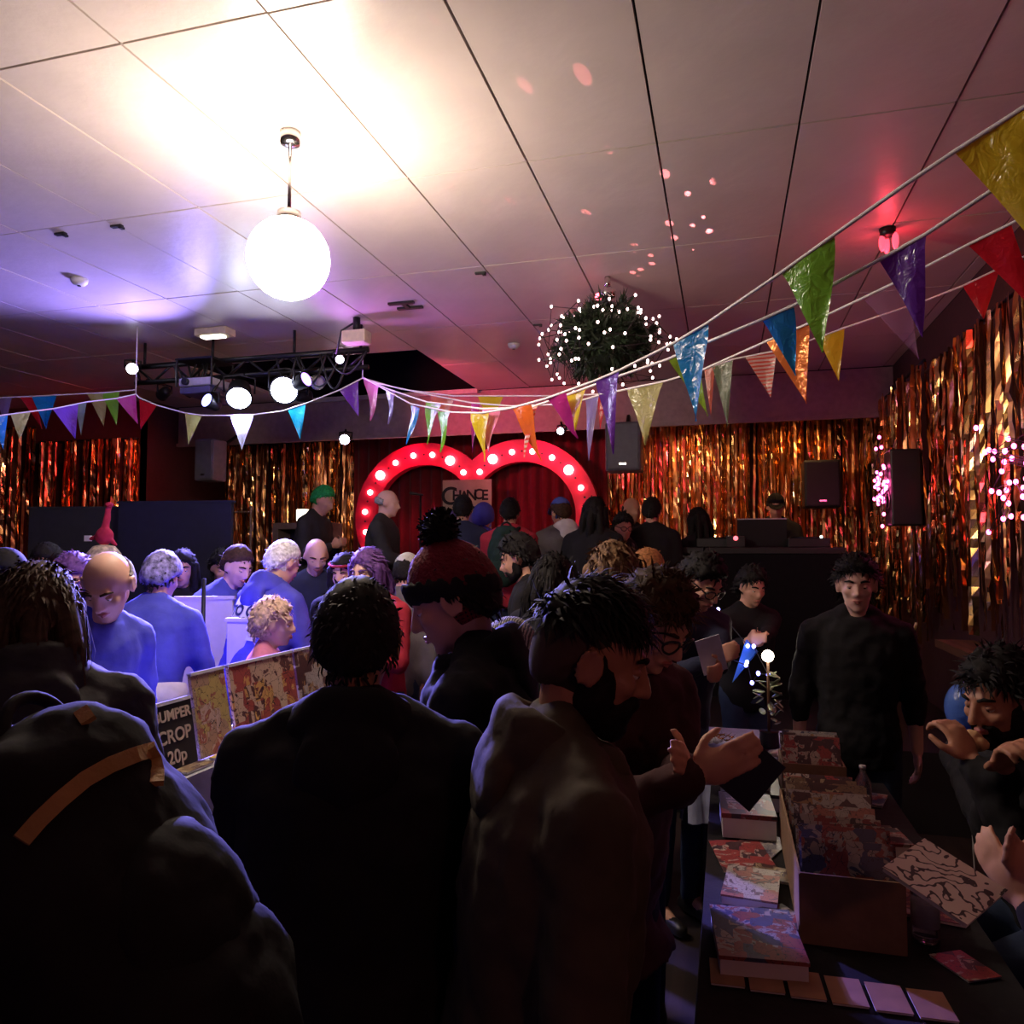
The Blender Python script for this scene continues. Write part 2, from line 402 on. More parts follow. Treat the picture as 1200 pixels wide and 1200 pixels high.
# ------------------------------------------------------------------ lighting bar with stage lamps
BY = 5.55
bl = PY(160, 414, BY); br = PY(432, 393, BY); bz = 3.36
A = Vector((bl.x, BY, bz)); B = Vector((br.x, BY, bz))
t = thing('lighting_truss', 'black metal lighting bar with cables hung below the ceiling', 'truss', (A + B) / 2)
MB().tube([A, B], .025).build('upper_chord', M_blackmetal, t, True)
MB().tube([A + Vector((0, 0, -.14)), B + Vector((0, 0, -.14))], .022).build('lower_chord', M_blackmetal, t, True)
n = 12
for i in range(n):
    a = A.lerp(B, i / n); b = A.lerp(B, (i + 1) / n)
    MB().tube([a + Vector((0, 0, -.14 * (i % 2))), b + Vector((0, 0, -.14 * ((i + 1) % 2)))], .011, 6).build('brace', M_blackmetal, t, True)
for k in (.04, .35, .7, .97):
    a = A.lerp(B, k); MB().tube([a, Vector((a.x, a.y, CEIL))], .012, 6).build('hanger', M_blackmetal, t, True)
for i in range(9):
    k = random.uniform(.02, .85); a = A.lerp(B, k); b = A.lerp(B, min(1, k + random.uniform(.05, .2)))
    sag = random.uniform(.1, .3); pts = [a.lerp(b, u) + Vector((0, -.03, -.02 - sag * math.sin(math.pi * u))) for u in [j / 10 for j in range(11)]]
    MB().tube(pts, .009, 6).build('cable', M_black, t, True)
def stage_lamp(label, pos, target, r, L, lens, name='stage_lamp', hang=None, energy=0, col=(1, 1, 1), spot=60, blend=.6, body=M_blackmetal, size=.07, group=None):
    pos = Vector(pos); d = (Vector(target) - pos).normalized(); t = thing(name, label, 'stage light', pos, group)
    Mx = frame(d)
    MB().lathe(pos, [(r * .55, -L), (r * .9, -L * .8), (r, -.02), (r * 1.08, 0), (r * 1.08, .015), (r * .96, .015), (r * .96, 0)], 20, Mx).build('housing', body, t, True)
    MB().lathe(pos + d * .012, [(r * .93, 0), (r * .6, .012), (r * .2, .016)], 20, Mx).build('lens', lens, t, True)
    sx = Mx @ Vector((1, 0, 0)); bk = pos - d * L * .4
    hp = Vector(hang) if hang is not None else bk + Vector((0, 0, r * 2.2))
    MB().tube([bk + sx * r * 1.2, bk + sx * r * 1.25 + Vector((0, 0, r * 1.3)), bk + Vector((0, 0, r * 1.5)), bk - sx * r * 1.25 + Vector((0, 0, r * 1.3)), bk - sx * r * 1.2], .009, 6).build('yoke', M_blackmetal, t, True)
    MB().tube([bk + Vector((0, 0, r * 1.45)), hp], .012, 6).build('clamp', M_blackmetal, t, True)
    if energy:
        light('SPOT', 'lamp_light', pos + d * .05, col, energy, target, size, spot, blend, t)
    return t
BLUE = (.22, .20, 1.0)
def onbar(p): return Vector((p.x, BY, bz - .12))
lp = PY(333, 457, BY - .1)
stage_lamp('large round stage lamp glaring blue-white toward the crowd under lighting bar', lp, P(120, 690, 2.6), .11, .2, M_lens, hang=onbar(lp), energy=3000, col=BLUE, spot=46)
lp2 = PY(280, 466, BY - .1)
stage_lamp('stage lamp beaming blue-white straight down beside the projector', lp2, P(255, 740, 4.2), .10, .2, M_lens, hang=onbar(lp2), energy=4400, col=(.24, .19, 1.0), spot=52)
lp3 = PY(155, 432, BY - .1)
stage_lamp('small black spotlight with white lens at the end of the lighting bar', lp3, P(60, 520, 2.5), .05, .12, M_lens2, hang=onbar(lp3))
lp4 = PY(398, 421, BY - .1)
stage_lamp('thin black spotlight tilted sideways below the ceiling mount', lp4, P(440, 470, 4.5), .035, .13, M_lens2, hang=onbar(lp4))
lp5 = PY(372, 448, BY + .1)
stage_lamp('unlit silver stage lamp beside the big blue lamp', lp5, P(420, 470, 4.5), .06, .14, mat('lens_glass', (.5, .45, .5), .1), hang=onbar(lp5), body=M_chrome)
up1 = Vector((A.x * .6 + B.x * .4, BY - .2, 2.98))
stage_lamp('black wash light pointed up at the ceiling from the lighting bar', up1, Vector((-4.6, 3.0, CEIL)), .06, .12, glow('wash_lens_blue', (.3, .3, 1), 6), hang=onbar(up1), energy=300, col=(.30, .24, 1.0), spot=110, blend=.9)
up2 = Vector((A.x * .2 + B.x * .8, BY - .2, 3.10))
stage_lamp('added black wash light tinting the ceiling toward the hanging bush', up2, Vector((-1.6, 5.0, CEIL)), .06, .12, glow('bounce_wash_lens', (.4, .2, 1), 5), hang=onbar(up2), energy=40, col=(.55, .16, .9), spot=120, blend=1.0)  # added lamp: stands in for stage light bounced onto the middle ceiling
up3 = Vector((A.x * .95 + B.x * .05, BY + .2, 3.15))
stage_lamp('black lamp throwing red light on the foil at far left', up3, Vector((-8.3, 7.6, 2.2)), .05, .12, glow('wash_lens_red', (1, .05, .08), 5), hang=onbar(up3), energy=140, col=(1, .03, .06), spot=60, blend=.8)
up4 = Vector((A.x * .3 + B.x * .7, BY + .22, 3.06))
stage_lamp('black lamp throwing red light on the fascia above the heart arch', up4, Vector((-2.4, 8.24, 3.42)), .05, .12, glow('wash_lens_red', (1, .05, .08), 5), hang=onbar(up4), energy=210, col=(1, .06, .16), spot=56, blend=1.0)
lp6 = PY(404, 515, 8.12)
stage_lamp('bright white lamp tilted under the red fascia left of heart', lp6, P(340, 540, 6.5), .06, .16, glow('fascia_lens', (.8, .75, 1), 40), hang=lp6 + Vector((0, .02, .12)))
lp7 = PY(657, 505, 8.12)
stage_lamp('slim white lamp under the fascia above the right heart lobe', lp7, P(600, 530, 6.5), .04, .16, glow('fascia_lens2', (.8, .8, 1), 20), hang=lp7 + Vector((0, .02, .1)))
# red washes and warm ones for the foil curtains, hung behind the fascia
for px, tgt, col, e, sp, lab in ((470, Vector((-3.7, 9.0, 2.0)), (1, .02, .14), 26, 95, 'black can light behind the fascia over left heart lobe'), (645, Vector((-2.2, 9.0, 2.0)), (1, .02, .14), 26, 95, 'black can light behind the fascia over right heart lobe'),
                              (930, Vector((.8, 9.2, 1.9)), (1, .50, .18), 42, 110, 'black can light behind the fascia over the disc jockey'), (800, Vector((-.3, 9.2, 1.9)), (1, .50, .18), 75, 110, 'black can light behind the fascia beside grey loudspeaker'),
                              (350, Vector((-5.3, 9.2, 1.9)), (1, .5, .25), 12, 100, 'black can light behind the fascia over wooden cabinet')):
    p = PY(px, 490, 8.48); p.z = 3.28
    stage_lamp(lab, p, tgt, .045, .1, glow('can_lens_%d' % (col[1] * 100), col, 5), hang=Vector((p.x, 8.35, 3.36)), energy=e, col=col, spot=sp, blend=.9)
p = Vector((XR - .06, -1.2, 2.35)); t = thing('fill_lamp', 'added pink fill lamp on the right wall, unseen behind the camera', 'lamp', p)  # added out of view: pink fill for dark faces and the comics table
MB().box(p + Vector((.04, 0, 0)), (.03, .12, .2)).build('backplate', M_chrome, t, bevel=.005); MB().ell(p + Vector((-.08, 0, .02)), (.08, .08, .1), nu=20, nv=12).build('shade', glow('pink_fill_glow', (1, .34, .25), 48), t, True); MB().tube([p + Vector((.03, 0, 0)), p + Vector((-.06, 0, -.05))], .01).build('arm', M_chrome, t)
# projector under the bar
pp = PY(240, 452, BY - .05); t = thing('projector', 'grey video projector in a black cage under the lighting bar', 'projector', pp)
MB().box(pp + Vector((0, 0, .01)), (.32, .26, .07)).build('case', mat('pale_plastic', (.45, .45, .5), .4), t, bevel=.015)
MB().box(pp + Vector((0, 0, -.06)), (.30, .26, .06)).build('lower_case', mat('blue_grey_plastic', (.08, .08, .16), .4), t, bevel=.015)
MB().lathe(pp + Vector((-.08, -.13, .01)), [(.03, 0), (.03, .03), (.022, .03)], 16, Matrix.Rotation(R(90), 3, 'X')).build('projector_lens', M_black, t, True)
cg = MB()
for sx in (-1, 1):
    for sy in (-1, 1): cg.tube([pp + Vector((.17 * sx, .14 * sy, -.03)), pp + Vector((.17 * sx, .14 * sy, .2))], .008, 6)
cg.box(pp + Vector((0, 0, .2)), (.36, .3, .015)); cg.build('cage', M_blackmetal, t)
# mount box with a cord that carries the bunting
p = ceil_pt(418, 372); t = thing('ceiling_mount', 'cream box ceiling mount with dark bracket by the bunting cord', 'mount', p)
MB().box(p + Vector((0, 0, -.16)), (.2, .12, .1)).build('box', mat('cream_plastic', (.7, .6, .4), .5), t, bevel=.01)
MB().tube([p, p + Vector((0, 0, -.12))], .03).build('stem', M_blackmetal, t, True)
MB().tube([p + Vector((-.02, 0, -.04)), p + Vector((-.12, -.02, -.1)), p + Vector((-.16, -.02, -.28)), Vector((p.x - .3, BY, bz))], .008, 6).build('cable', M_black, t, True)

# ------------------------------------------------------------------ disco light: red flecks thrown on the ceiling
def fleck_light(loc, target, energy, spot, parent, scale, thr, col):
    o = light('SPOT', 'fleck_light', loc, col, energy, target, .004, spot, .2, parent)
    l = o.data; l.use_nodes = True; nt = l.node_tree; N = nt.nodes; L = nt.links; e = N['Emission']
    tc = N.new('ShaderNodeTexCoord'); vo = N.new('ShaderNodeTexVoronoi'); vo.inputs['Scale'].default_value = scale; vo.inputs['Randomness'].default_value = .9
    L.new(tc.outputs['Normal'], vo.inputs['Vector'])
    lt = N.new('ShaderNodeMath'); lt.operation = 'LESS_THAN'; lt.inputs[1].default_value = thr; L.new(vo.outputs['Distance'], lt.inputs[0])
    L.new(lt.outputs[0], e.inputs['Strength']); e.inputs['Color'].default_value = (1, 1, 1, 1)
tb = PZ(712, 345, 3.45)
t = thing('disco_light', 'small chrome disco light on the ceiling above hanging green bush', 'disco light', (tb.x, tb.y, CEIL))
MB().tube([(tb.x, tb.y, CEIL), (tb.x, tb.y, CEIL - .08)], .02).build('stem', M_chrome, t, True)
MB().lathe((tb.x, tb.y, CEIL - .15), [(.02, 0), (.05, .01), (.055, .05), (.03, .075)], 20).build('cup', M_chrome, t, True)
MB().ell((tb.x - .06, tb.y, CEIL - .13), (.025, .025, .025)).build('crystal', glow('disco_red', (1, .1, .15), 8), t, True)
p = PZ(1040, 268, CEIL); t = thing('red_beacon', 'small red glowing lamp on ceiling between the bunting cords', 'lamp', p)
MB().lathe(p + Vector((0, 0, -.05)), [(.02, 0), (.04, .01), (.045, .05)], 16).build('base', M_blackmetal, t, True)
for dx, dy in ((-.03, 0), (.035, -.02), (.0, .04)):
    MB().ell(p + Vector((dx, dy, -.08)), (.018, .018, .05)).build('bulb', glow('red_bulb', (1, .06, .10), 2.5), t, True)
light('POINT', 'beacon_light', p + Vector((0, 0, -.16)), (1, .05, .08), 2.5, size=.03, parent=t)

# ------------------------------------------------------------------ hanging pine bush and fairy lights
M_pine = mat('pine_needles', (0.018, 0.035, 0.014), 0.6, var=.4)
bc = P(708, 400, 5.15); br_ = .38
t = thing('hanging_bush', 'round dark green pine bush hung from the ceiling among fairy lights', 'bush', bc)
rnd = random.Random(3); mb = MB()
for i in range(900):
    v = Vector((rnd.gauss(0, 1), rnd.gauss(0, 1), rnd.gauss(0, 1))).normalized()
    lump = .78 + .32 * noise.noise(v * 2.3)
    c = bc + Vector((v.x * 1.0, v.y * 1.0, v.z * .82)) * br_ * lump * rnd.uniform(.55, 1.0)
    for k in range(6):
        d = (v + Vector((rnd.gauss(0, .6), rnd.gauss(0, .6), rnd.gauss(0, .6)))).normalized() * rnd.uniform(.05, .1)
        s_ = d.cross(Vector((rnd.gauss(0, 1), rnd.gauss(0, 1), rnd.gauss(0, 1)))).normalized() * .010
        mb.add([c - s_, c + s_, c + d], [(0, 1, 2)])
o = mb.build('foliage', M_pine, t); o['kind'] = 'stuff'
MB().ell(bc, (br_ * .6, br_ * .6, br_ * .5)).build('core', M_pine, t, True, remesh=None)
MB().tube([bc + Vector((0, 0, .2)), (tb.x, tb.y, CEIL - .15)], .01, 6).build('hanging_wire', M_blackmetal, t, True)
bulb_me = MB().ell((0, 0, 0), (.0085, .0085, .0105), nu=8, nv=6).mesh('fairy_bulb'); bulb_me.polygons.foreach_set('use_smooth', [True] * len(bulb_me.polygons))
def bulbs(parent, pts, m, name='bulb', s=1.0):
    me = bulb_me.copy(); me.materials.clear(); me.materials.append(m)
    for p_ in pts:
        o = bpy.data.objects.new(name, me); C.objects.link(o); o.parent = parent; o.location = p_ - Vector(parent['_o']); o.scale = (s, s, s)
def fairy(label, pts, m, wire=True, s=1.0, c=None):
    c = c or sum(pts, Vector()) / len(pts); t = thing('fairy_lights', label, 'fairy lights', c)
    bulbs(t, pts, m, s=s)
    if wire:
        srt = sorted(pts, key=lambda q: math.atan2(q.x - c.x, q.z - c.z) + .5 * math.sin(q.y * 9))
        MB().tube(srt, .003, 4).build('wire', M_black, t)
    return t
pts = []
for i in range(95):
    v = Vector((rnd.gauss(0, 1), rnd.gauss(0, 1), rnd.gauss(0, 1))).normalized()
    if v.z > .55: v.z *= .5
    if v.dot(CFW) > .5: v = v - CFW * 2 * v.dot(CFW)
    pts.append(bc + Vector((v.x * 1.14, v.y * 1.08, v.z * .98)) * br_ * rnd.uniform(.92, 1.1))
fairy('string of small pinkish white lights wound round the hanging bush', pts, M_fw)
# ------------------------------------------------------------------ black wall speakers wrapped in pink fairy lights
def wall_speaker(c, w, dpt, h, label):
    t = thing('loudspeaker', label, 'loudspeaker', c)
    MB().box(c, (w, dpt, h)).build('cabinet', M_black, t, bevel=.012)
    MB().lathe(c + Vector((-w / 2, 0, -.1)), [(.02, -.004), (.07, .006), (.09, .004), (.1, .004)], 20, Matrix.Rotation(R(-90), 3, 'Y')).build('woofer', M_blackmetal, t, True)
    MB().lathe(c + Vector((-w / 2, 0, .12)), [(.01, -.004), (.03, .006), (.04, .004)], 16, Matrix.Rotation(R(-90), 3, 'Y')).build('tweeter', M_blackmetal, t, True)
    MB().box(c + Vector((w / 2 + .04, 0, 0)), (.1, .08, .1)).build('wall_bracket', M_blackmetal, t)
s1 = PX(1058, 572, XR - .25)
wall_speaker(s1, .22, .26, .6, 'black wall loudspeaker half covered by pink fairy lights on foil curtain')
fairy('cluster of pink lights draped on the black speaker by foil curtain', [s1 + Vector((-.12 - rnd.uniform(0, .04), rnd.uniform(-.2, .34) , rnd.gauss(.02, .16))) for i in range(34)], M_fp, s=1.5)
s2 = PX(1192, 557, XR - .28)
fairy('bushy ball of pink lights hanging on the wall near bunting end', [s2 + Vector((rnd.gauss(0, .07), rnd.gauss(0, .12), rnd.gauss(0, .12))) for i in range(46)], M_fp, s=1.3)
light('POINT', 'pink_light', s2 + Vector((-.15, 0, 0)), (1, .1, .35), 3.0, size=.1)
light('POINT', 'pink_light', s1 + Vector((-.25, -.1, 0)), (1, .1, .35), 2.5, size=.1)

# ------------------------------------------------------------------ heart arch with bulbs, velvet behind
HY = 8.78
hc = PY(553, 560, HY); HCX = hc.x
HW = (PY(703, 560, HY).x - PY(418, 560, HY).x) / 2
def heart_pt(s, k):                                 # s in 0..1 round right half from the cleft to the bottom point; k is the step toward the inside
    zb = STAGE
    lr = HW * .60; cx, cz = HW - lr, 3.08 - lr
    a0 = math.acos(max(-1, -cx / (lr - k))); a1 = math.radians(-14)
    if s < .55:
        a = a0 + (a1 - a0) * s / .55
        return Vector(((cx + (lr - k) * math.cos(a)), 0, cz + (lr - k) * math.sin(a)))
    u = (s - .55) / .45
    p0 = Vector((cx + (lr - k) * math.cos(a1), 0, cz + (lr - k) * math.sin(a1)))
    p3 = Vector((0, 0, zb + k * 1.6)); p1 = p0 + Vector((-.16, 0, -.55)); p2 = p3 + Vector((.5, 0, .5))
    return p0 * (1 - u) ** 3 + p1 * 3 * u * (1 - u) ** 2 + p2 * 3 * u * u * (1 - u) + p3 * u ** 3
t = thing('heart_arch', 'large red heart shaped arch lined with round lit bulbs on the stage', 'heart arch', (HCX, HY, STAGE))
def hw_pt(p, sx, y): return Vector((HCX + sx * max(p.x, 0.0), y, p.z))
for sx in (-1, 1):
    rings = []
    for i in range(61):
        s_ = i / 60; wd = .27 * (1 - .45 * max(0, (s_ - .55) / .45))
        a = hw_pt(heart_pt(s_, 0), sx, HY); b = hw_pt(heart_pt(s_, wd), sx, HY)
        rings.append([a, b, b + Vector((0, .14, 0)), a + Vector((0, .14, 0))])
    MB().loft(rings).build('heart_half', M_red, t)
    for i in range(15):
        s_ = .03 + .9 * i / 14; wd = .27 * (1 - .45 * max(0, (s_ - .55) / .45))
        p = (heart_pt(s_, 0) + heart_pt(s_, wd)) / 2
        big = i % 4 == 1
        r = .058 if big else .034
        q = hw_pt(p, sx, HY - r * .5); q.x += sx * .03 * (i == 0)
        MB().lathe(q + Vector((0, r * .5, 0)), [(r * .6, -.002), (r * .6, .02)], 12, Matrix.Rotation(R(90), 3, 'X')).build('socket', M_black, t)
        MB().ell(q, (r, r, r), nu=14, nv=9).build('bulb', M_bulb, t, True)
        p = (heart_pt(min(1, s_ + .03), 0) + heart_pt(min(1, s_ + .03), wd)) / 2
        MB().lathe(hw_pt(p, sx, HY), [(.012, -.004), (.012, .004)], 8, Matrix.Rotation(R(90), 3, 'X')).build('screw_hole', M_black, t)
# velvet stage curtain: pleated
cv = []; x0, x1 = PY(415, 600, 9.15).x, PY(712, 600, 9.15).x
n = 160; bot = []; top = []
for i in range(n + 1):
    x = x0 + (x1 - x0) * i / n; y = 9.14 + .05 * math.sin(i * .9) + .02 * math.sin(i * .37)
    bot.append(Vector((x, y, STAGE + .01))); top.append(Vector((x, 9.14 + .03 * math.sin(i * .9), 3.3)))
mb = MB(); mb.add(bot + top, [(i, i + 1, n + 2 + i, n + 1 + i) for i in range(n)])
cur = mb.build('stage_curtain', M_velvet, smooth=True); tag(cur, 'dark red pleated velvet curtain hanging behind the heart arch', 'curtain')
sm = cur.modifiers.new('s', 'SOLIDIFY'); sm.thickness = .01
# banner in front of curtain
b0 = PY(519, 563, 8.6); b1 = PY(576, 563, 8.6); bz1 = b0.z; bz0 = bz1 - .95
t = thing('banner', 'pale roll-up banner with black ornate lettering under the heart cleft', 'banner', ((b0.x + b1.x) / 2, 8.6, STAGE))
bm_ = (b0.x + b1.x) / 2; bw = b1.x - b0.x
MB().box((bm_, 8.6, (bz0 + bz1) / 2), (bw, .012, bz1 - bz0)).build('sheet', mat('banner_print', (.58, .50, .34), .6, var=.3, nscale=3), t)
MB().box((bm_, 8.6, (bz0 + STAGE) / 2), (.05, .03, bz0 - STAGE)).build('post', M_blackmetal, t)
MB().box((bm_, 8.6, STAGE + .03), (bw, .16, .06)).build('foot', M_blackmetal, t)
MB().box((bm_, 8.59, bz1 - .46), (bw, .02, .20)).build('blue_panel', mat('banner_blue', (.12, .10, .45), .5), t)
kb = mat('black_ink', (.012, .014, .012), .6)
for ch, fx, fz, sz in (('C', -.36, .2, .30), ('H', -.20, .19, .17), ('A', -.05, .20, .17), ('N', .10, .19, .18), ('C', .24, .18, .17), ('E', .37, .19, .17)):
    lettering(ch, sz, (bm_ + fx * bw * 1.0, 8.59, bz1 - fz), (1, 0, 0), (0, 0, 1), kb, t, .004)
MB().box((bm_ + .05, 8.592, bz1 - .33), (bw * .55, .004, .025)).box((bm_ + .12, 8.592, bz1 - .38), (bw * .4, .004, .02)).build('small_print', kb, t)
# microphone stand on the stage
p = PY(493, 580, 8.1)
t = thing('microphone_stand', 'thin black microphone stand before the red velvet curtain', 'microphone stand', (p.x, 8.1, STAGE))
MB().tube([(p.x, 8.1, STAGE), (p.x, 8.1, p.z)], .012, 8).build('pole', M_blackmetal, t, True)
MB().lathe((p.x, 8.1, STAGE), [(.14, 0), (.14, .015), (.02, .03)], 20).build('base', M_blackmetal, t, True)
MB().taper((p.x - .1, 8.05, p.z + .02), .018, (p.x + .02, 8.1, p.z), .012).build('microphone', M_black, t, True)

# ------------------------------------------------------------------ foil curtains
def strip_mesh(L, w, seed):
    rr = random.Random(seed); n = max(12, int(L / .06)); vs = []; ang = rr.uniform(-.7, .7); tw = rr.uniform(.05, .16); ph_ = rr.uniform(0, 6)
    tgt = ang
    for i in range(n + 1):
        z = -L * i / n
        if rr.random() < .10: tgt = rr.uniform(-1.1, 1.1)
        ang += (tgt - ang) * .3 + rr.gauss(0, .13)
        x = .010 * math.sin(i * tw + ph_); y = .014 * math.cos(i * tw * 1.3 + ph_) + rr.gauss(0, .0035)
        d = Vector((math.cos(ang), math.sin(ang), 0)) * w / 2
        vs += [Vector((x, y, z)) - d, Vector((x, y, z)) + d]
    fs = [(2 * i, 2 * i + 1, 2 * i + 3, 2 * i + 2) for i in range(n)]
    return vs, fs
def foil(label, p0, p1, ztop, zbot, n, w, group, single=False, seed=0, depth=.06, ragged=.12):
    p0 = Vector(p0); p1 = Vector(p1); c = (p0 + p1) / 2; c.z = ztop
    t = thing('foil_curtain', label, 'foil curtain', c, group)
    rr = random.Random(seed); dirv = (p1 - p0).normalized(); ang = math.atan2(dirv.y, dirv.x)
    q0 = Vector((p0.x, p0.y, ztop)); q1 = Vector((p1.x, p1.y, ztop)); nm = Vector((-dirv.y, dirv.x, 0))
    MB().tube([q0, q1], .012, 6).build('hanging_rail', M_blackmetal, t, True)
    if single:
        vrs = []
        for k in range(10):
            vs, fs = strip_mesh(1.0 * (ztop - zbot), w * random.Random(k).uniform(.6, 1.3), seed + k)
            me = MB().add(vs, fs).mesh('foil_strip'); me.materials.append(M_gold if k % 3 else M_gold2); vrs.append(me)
        for i in range(n):
            k = (i + rr.uniform(.1, .9)) / n
            o = bpy.data.objects.new('foil_strip', rr.choice(vrs)); C.objects.link(o); o.parent = t
            o.location = q0.lerp(q1, k) + nm * rr.uniform(-depth, depth) - c; o.rotation_euler.z = ang + rr.uniform(-.9, .9); o.scale.z = rr.uniform(1 - ragged, 1.0)
    else:
        for part, m in (('foil_strips', M_gold), ('foil_strips', M_gold2)):
            mb = MB()
            for i in range(n // 2):
                vs, fs = strip_mesh((ztop - zbot) * rr.uniform(1 - ragged, 1), w * rr.uniform(.6, 1.3), rr.randint(0, 9999))
                b = q0.lerp(q1, rr.random()) + nm * rr.uniform(-depth, depth); Mr = Matrix.Rotation(ang + rr.uniform(-1.2, 1.2), 3, 'Z')
                mb.add([b + Mr @ v for v in vs], fs)
            o = mb.build(part, m, t); o['kind'] = 'stuff'
G1 = 'gold foil curtains'
yb = YB - .12
XA, XB_ = PY(712, 500, yb).x, PY(885, 500, yb).x
foil('gold foil curtain behind the hanging grey loudspeaker and people', (XA, yb, 0), (XB_, yb, 0), 3.28, .7, 260, .026, G1, seed=1)
foil('gold foil curtain in the corner behind the disc jockey desk', (XB_ + .03, yb, 0), (XR - .1, yb, 0), 3.28, .7, 150, .026, G1, seed=2)
foil('gold foil curtain on stage between heart arch and blue haze', (PY(290, 500, yb).x, yb, 0), (PY(418, 500, yb).x, yb, 0), 3.2, .8, 120, .026, G1, seed=3)
foil('dim gold foil curtain above the navy partition panels', (XJ + .05, yb, 0), (PY(285, 500, yb).x, yb, 0), 3.2, 1.6, 70, .026, G1, seed=4)
foil('gold foil curtain behind the grey partition screen at the wall step', (-8.25, YJ - .1, 0), (XJ - .05, YJ - .1, 0), 3.1, 1.7, 90, .028, G1, seed=5)
foil('copper gold foil curtain at far end of the left back wall', (XL + .1, YJ - .1, 0), (-8.3, YJ - .1, 0), 3.3, 1.2, 170, .03, G1, seed=6)
foil('long gold foil curtain along right wall beyond the pink-lit speaker', (XR - .12, 6.5, 0), (XR - .12, 9.1, 0), 3.22, 1.0, 84, .030, G1, True, 7, ragged=.2)
foil('long gold foil curtain along right wall behind bunting ends', (XR - .12, 3.9, 0), (XR - .12, 6.45, 0), 3.12, 1.2, 84, .034, G1, True, 8, ragged=.25)

# ------------------------------------------------------------------ hung loudspeakers
def hung_speaker(c, w, dpt, h, m, label, wall):
    t = thing('loudspeaker', label, 'loudspeaker', c)
    MB().box(c, (w, dpt, h)).build('cabinet', m, t, bevel=.02)
    MB().box(c + Vector((0, -dpt / 2 - .004, 0)), (w * .86, .01, h * .9)).build('grille', m, t, bevel=.003)
    MB().box(c + Vector((0, -dpt / 2 - .012, -h * .36)), (w * .2, .006, .02)).build('badge', M_chrome, t)
    MB().tube([c + Vector((0, dpt / 2, h * .3)), wall], .02, 8).build('bracket', M_blackmetal, t, True)
M_grey = mat('grey_grille', (.10, .10, .13), .5)
p = PY(732, 525, 7.9)
hung_speaker(p, .36, .3, .50, M_grey, 'grey box loudspeaker hung in front of the gold foil curtain', Vector((p.x, 8.24, 3.2)))
p = PY(247, 540, 7.6)
hung_speaker(p, .25, .26, .48, mat('pale_grille', (.20, .20, .25), .5), 'pale grey loudspeaker hanging in blue haze left of the stage', Vector((p.x, 8.24, 3.25)))
p = PY(962, 568, 8.7)
hung_speaker(p, .36, .3, .5, M_black, 'black box loudspeaker in front of the corner foil curtain', Vector((p.x, 9.25, p.z + .2)))

# ------------------------------------------------------------------ bunting
FC = dict(yellow=film('flag_yellow', (.80, .62, .03)), green=film('flag_green', (.22, .60, .05)), blue=film('flag_blue', (.01, .30, .80)), purple=film('flag_purple', (.16, .04, .42)),
          magenta=film('flag_magenta', (.55, .03, .28)), orange=film('flag_orange', (.85, .18, .03)), lime=film('flag_lime', (.32, .58, .04)), pink=film('flag_pink', (.75, .22, .40)),
          red=film('flag_red', (.62, .015, .03)), olive=film('flag_olive', (.45, .45, .16)), lavender=film('flag_lavender', (.28, .22, .50)), coral=film('flag_coral', (.75, .20, .13)),
          foilblue=film('flag_foil_blue', (.03, .36, .72), sparkle=.7), foilorange=film('flag_foil_orange', (.85, .28, .06), sparkle=.45), clear=film('flag_clear', (.45, .25, .45), clear=.55),
          stripe=film('flag_striped', (.75, .12, .08), stripes=(14, (.8, .55, .45))), dull=film('flag_dull_green', (.20, .30, .16), clear=.1), white=film('flag_white', (.75, .8, .85)), cyan=film('flag_cyan', (.02, .50, .70)),
          violet=film('flag_violet', (.22, .06, .60)), grey=film('flag_grey_green', (.18, .26, .22), clear=.2))
def bunting(label, path, dfun, flags, hang=None):
    pts = [P(x, y, dfun(x)) for x, y in path]
    c = pts[len(pts) // 2]
    t = thing('bunting', label, 'bunting', c, None)
    fine = []
    for i in range(len(pts) - 1):
        for k in range(5): 
            a, b = pts[i], pts[i + 1]; u = k / 5; fine.append(a.lerp(b, u))
    fine.append(pts[-1])
    MB().tube(fine, .0055, 6).build('cord', M_cord, t, True)
    if hang:
        for h in hang:
            MB().tube([h[0], h[1]], .005, 6).build('hanging_cord', M_cord, t, True)
    for i, (tl, tr, tip, col) in enumerate(flags):
        a = P(*tl, dfun(tl[0])); b = P(*tr, dfun(tr[0])); m_ = (tl[0] + tr[0]) / 2
        tp = P(*tip, dfun(m_) * (1.0 + .005 * math.sin(i * 2.1)))
        rr = random.Random(i + len(label)); mb = MB(); rows = 8; cols = 4; vs = []; fs = []
        nrm = (b - a).cross(tp - a).normalized(); w = (b - a).length
        for j in range(rows + 1):
            v = j / rows
            for k in range(cols + 1):
                u = k / cols; q = a.lerp(b, u).lerp(tp, v)
                q = q + nrm * w * (.07 * math.sin(v * 2.4 + i) * v + .05 * math.sin(u * 5 + v * 4 + i * 1.7) * (1 - v * .6)) * (1 if v > 0 else .2)
                vs.append(q)
        for j in range(rows):
            for k in range(cols):
                f0 = j * (cols + 1) + k; fs.append((f0, f0 + 1, f0 + cols + 2, f0 + cols + 1))
        mb.add(vs, fs); o = mb.build('pennant', FC[col], t, True, loc=a)
    return t
hk = P(425, 442, 6.2)
def inv(k): return lambda x: 1 / (.1613 + k * (x - 425))
ATT = Vector((XR, .9, 3.2))
d1 = inv(.000602); d2 = inv(.00056); d3 = inv(.0003); d4 = inv(.00012)
def extend(p, q, k=1.0): return None
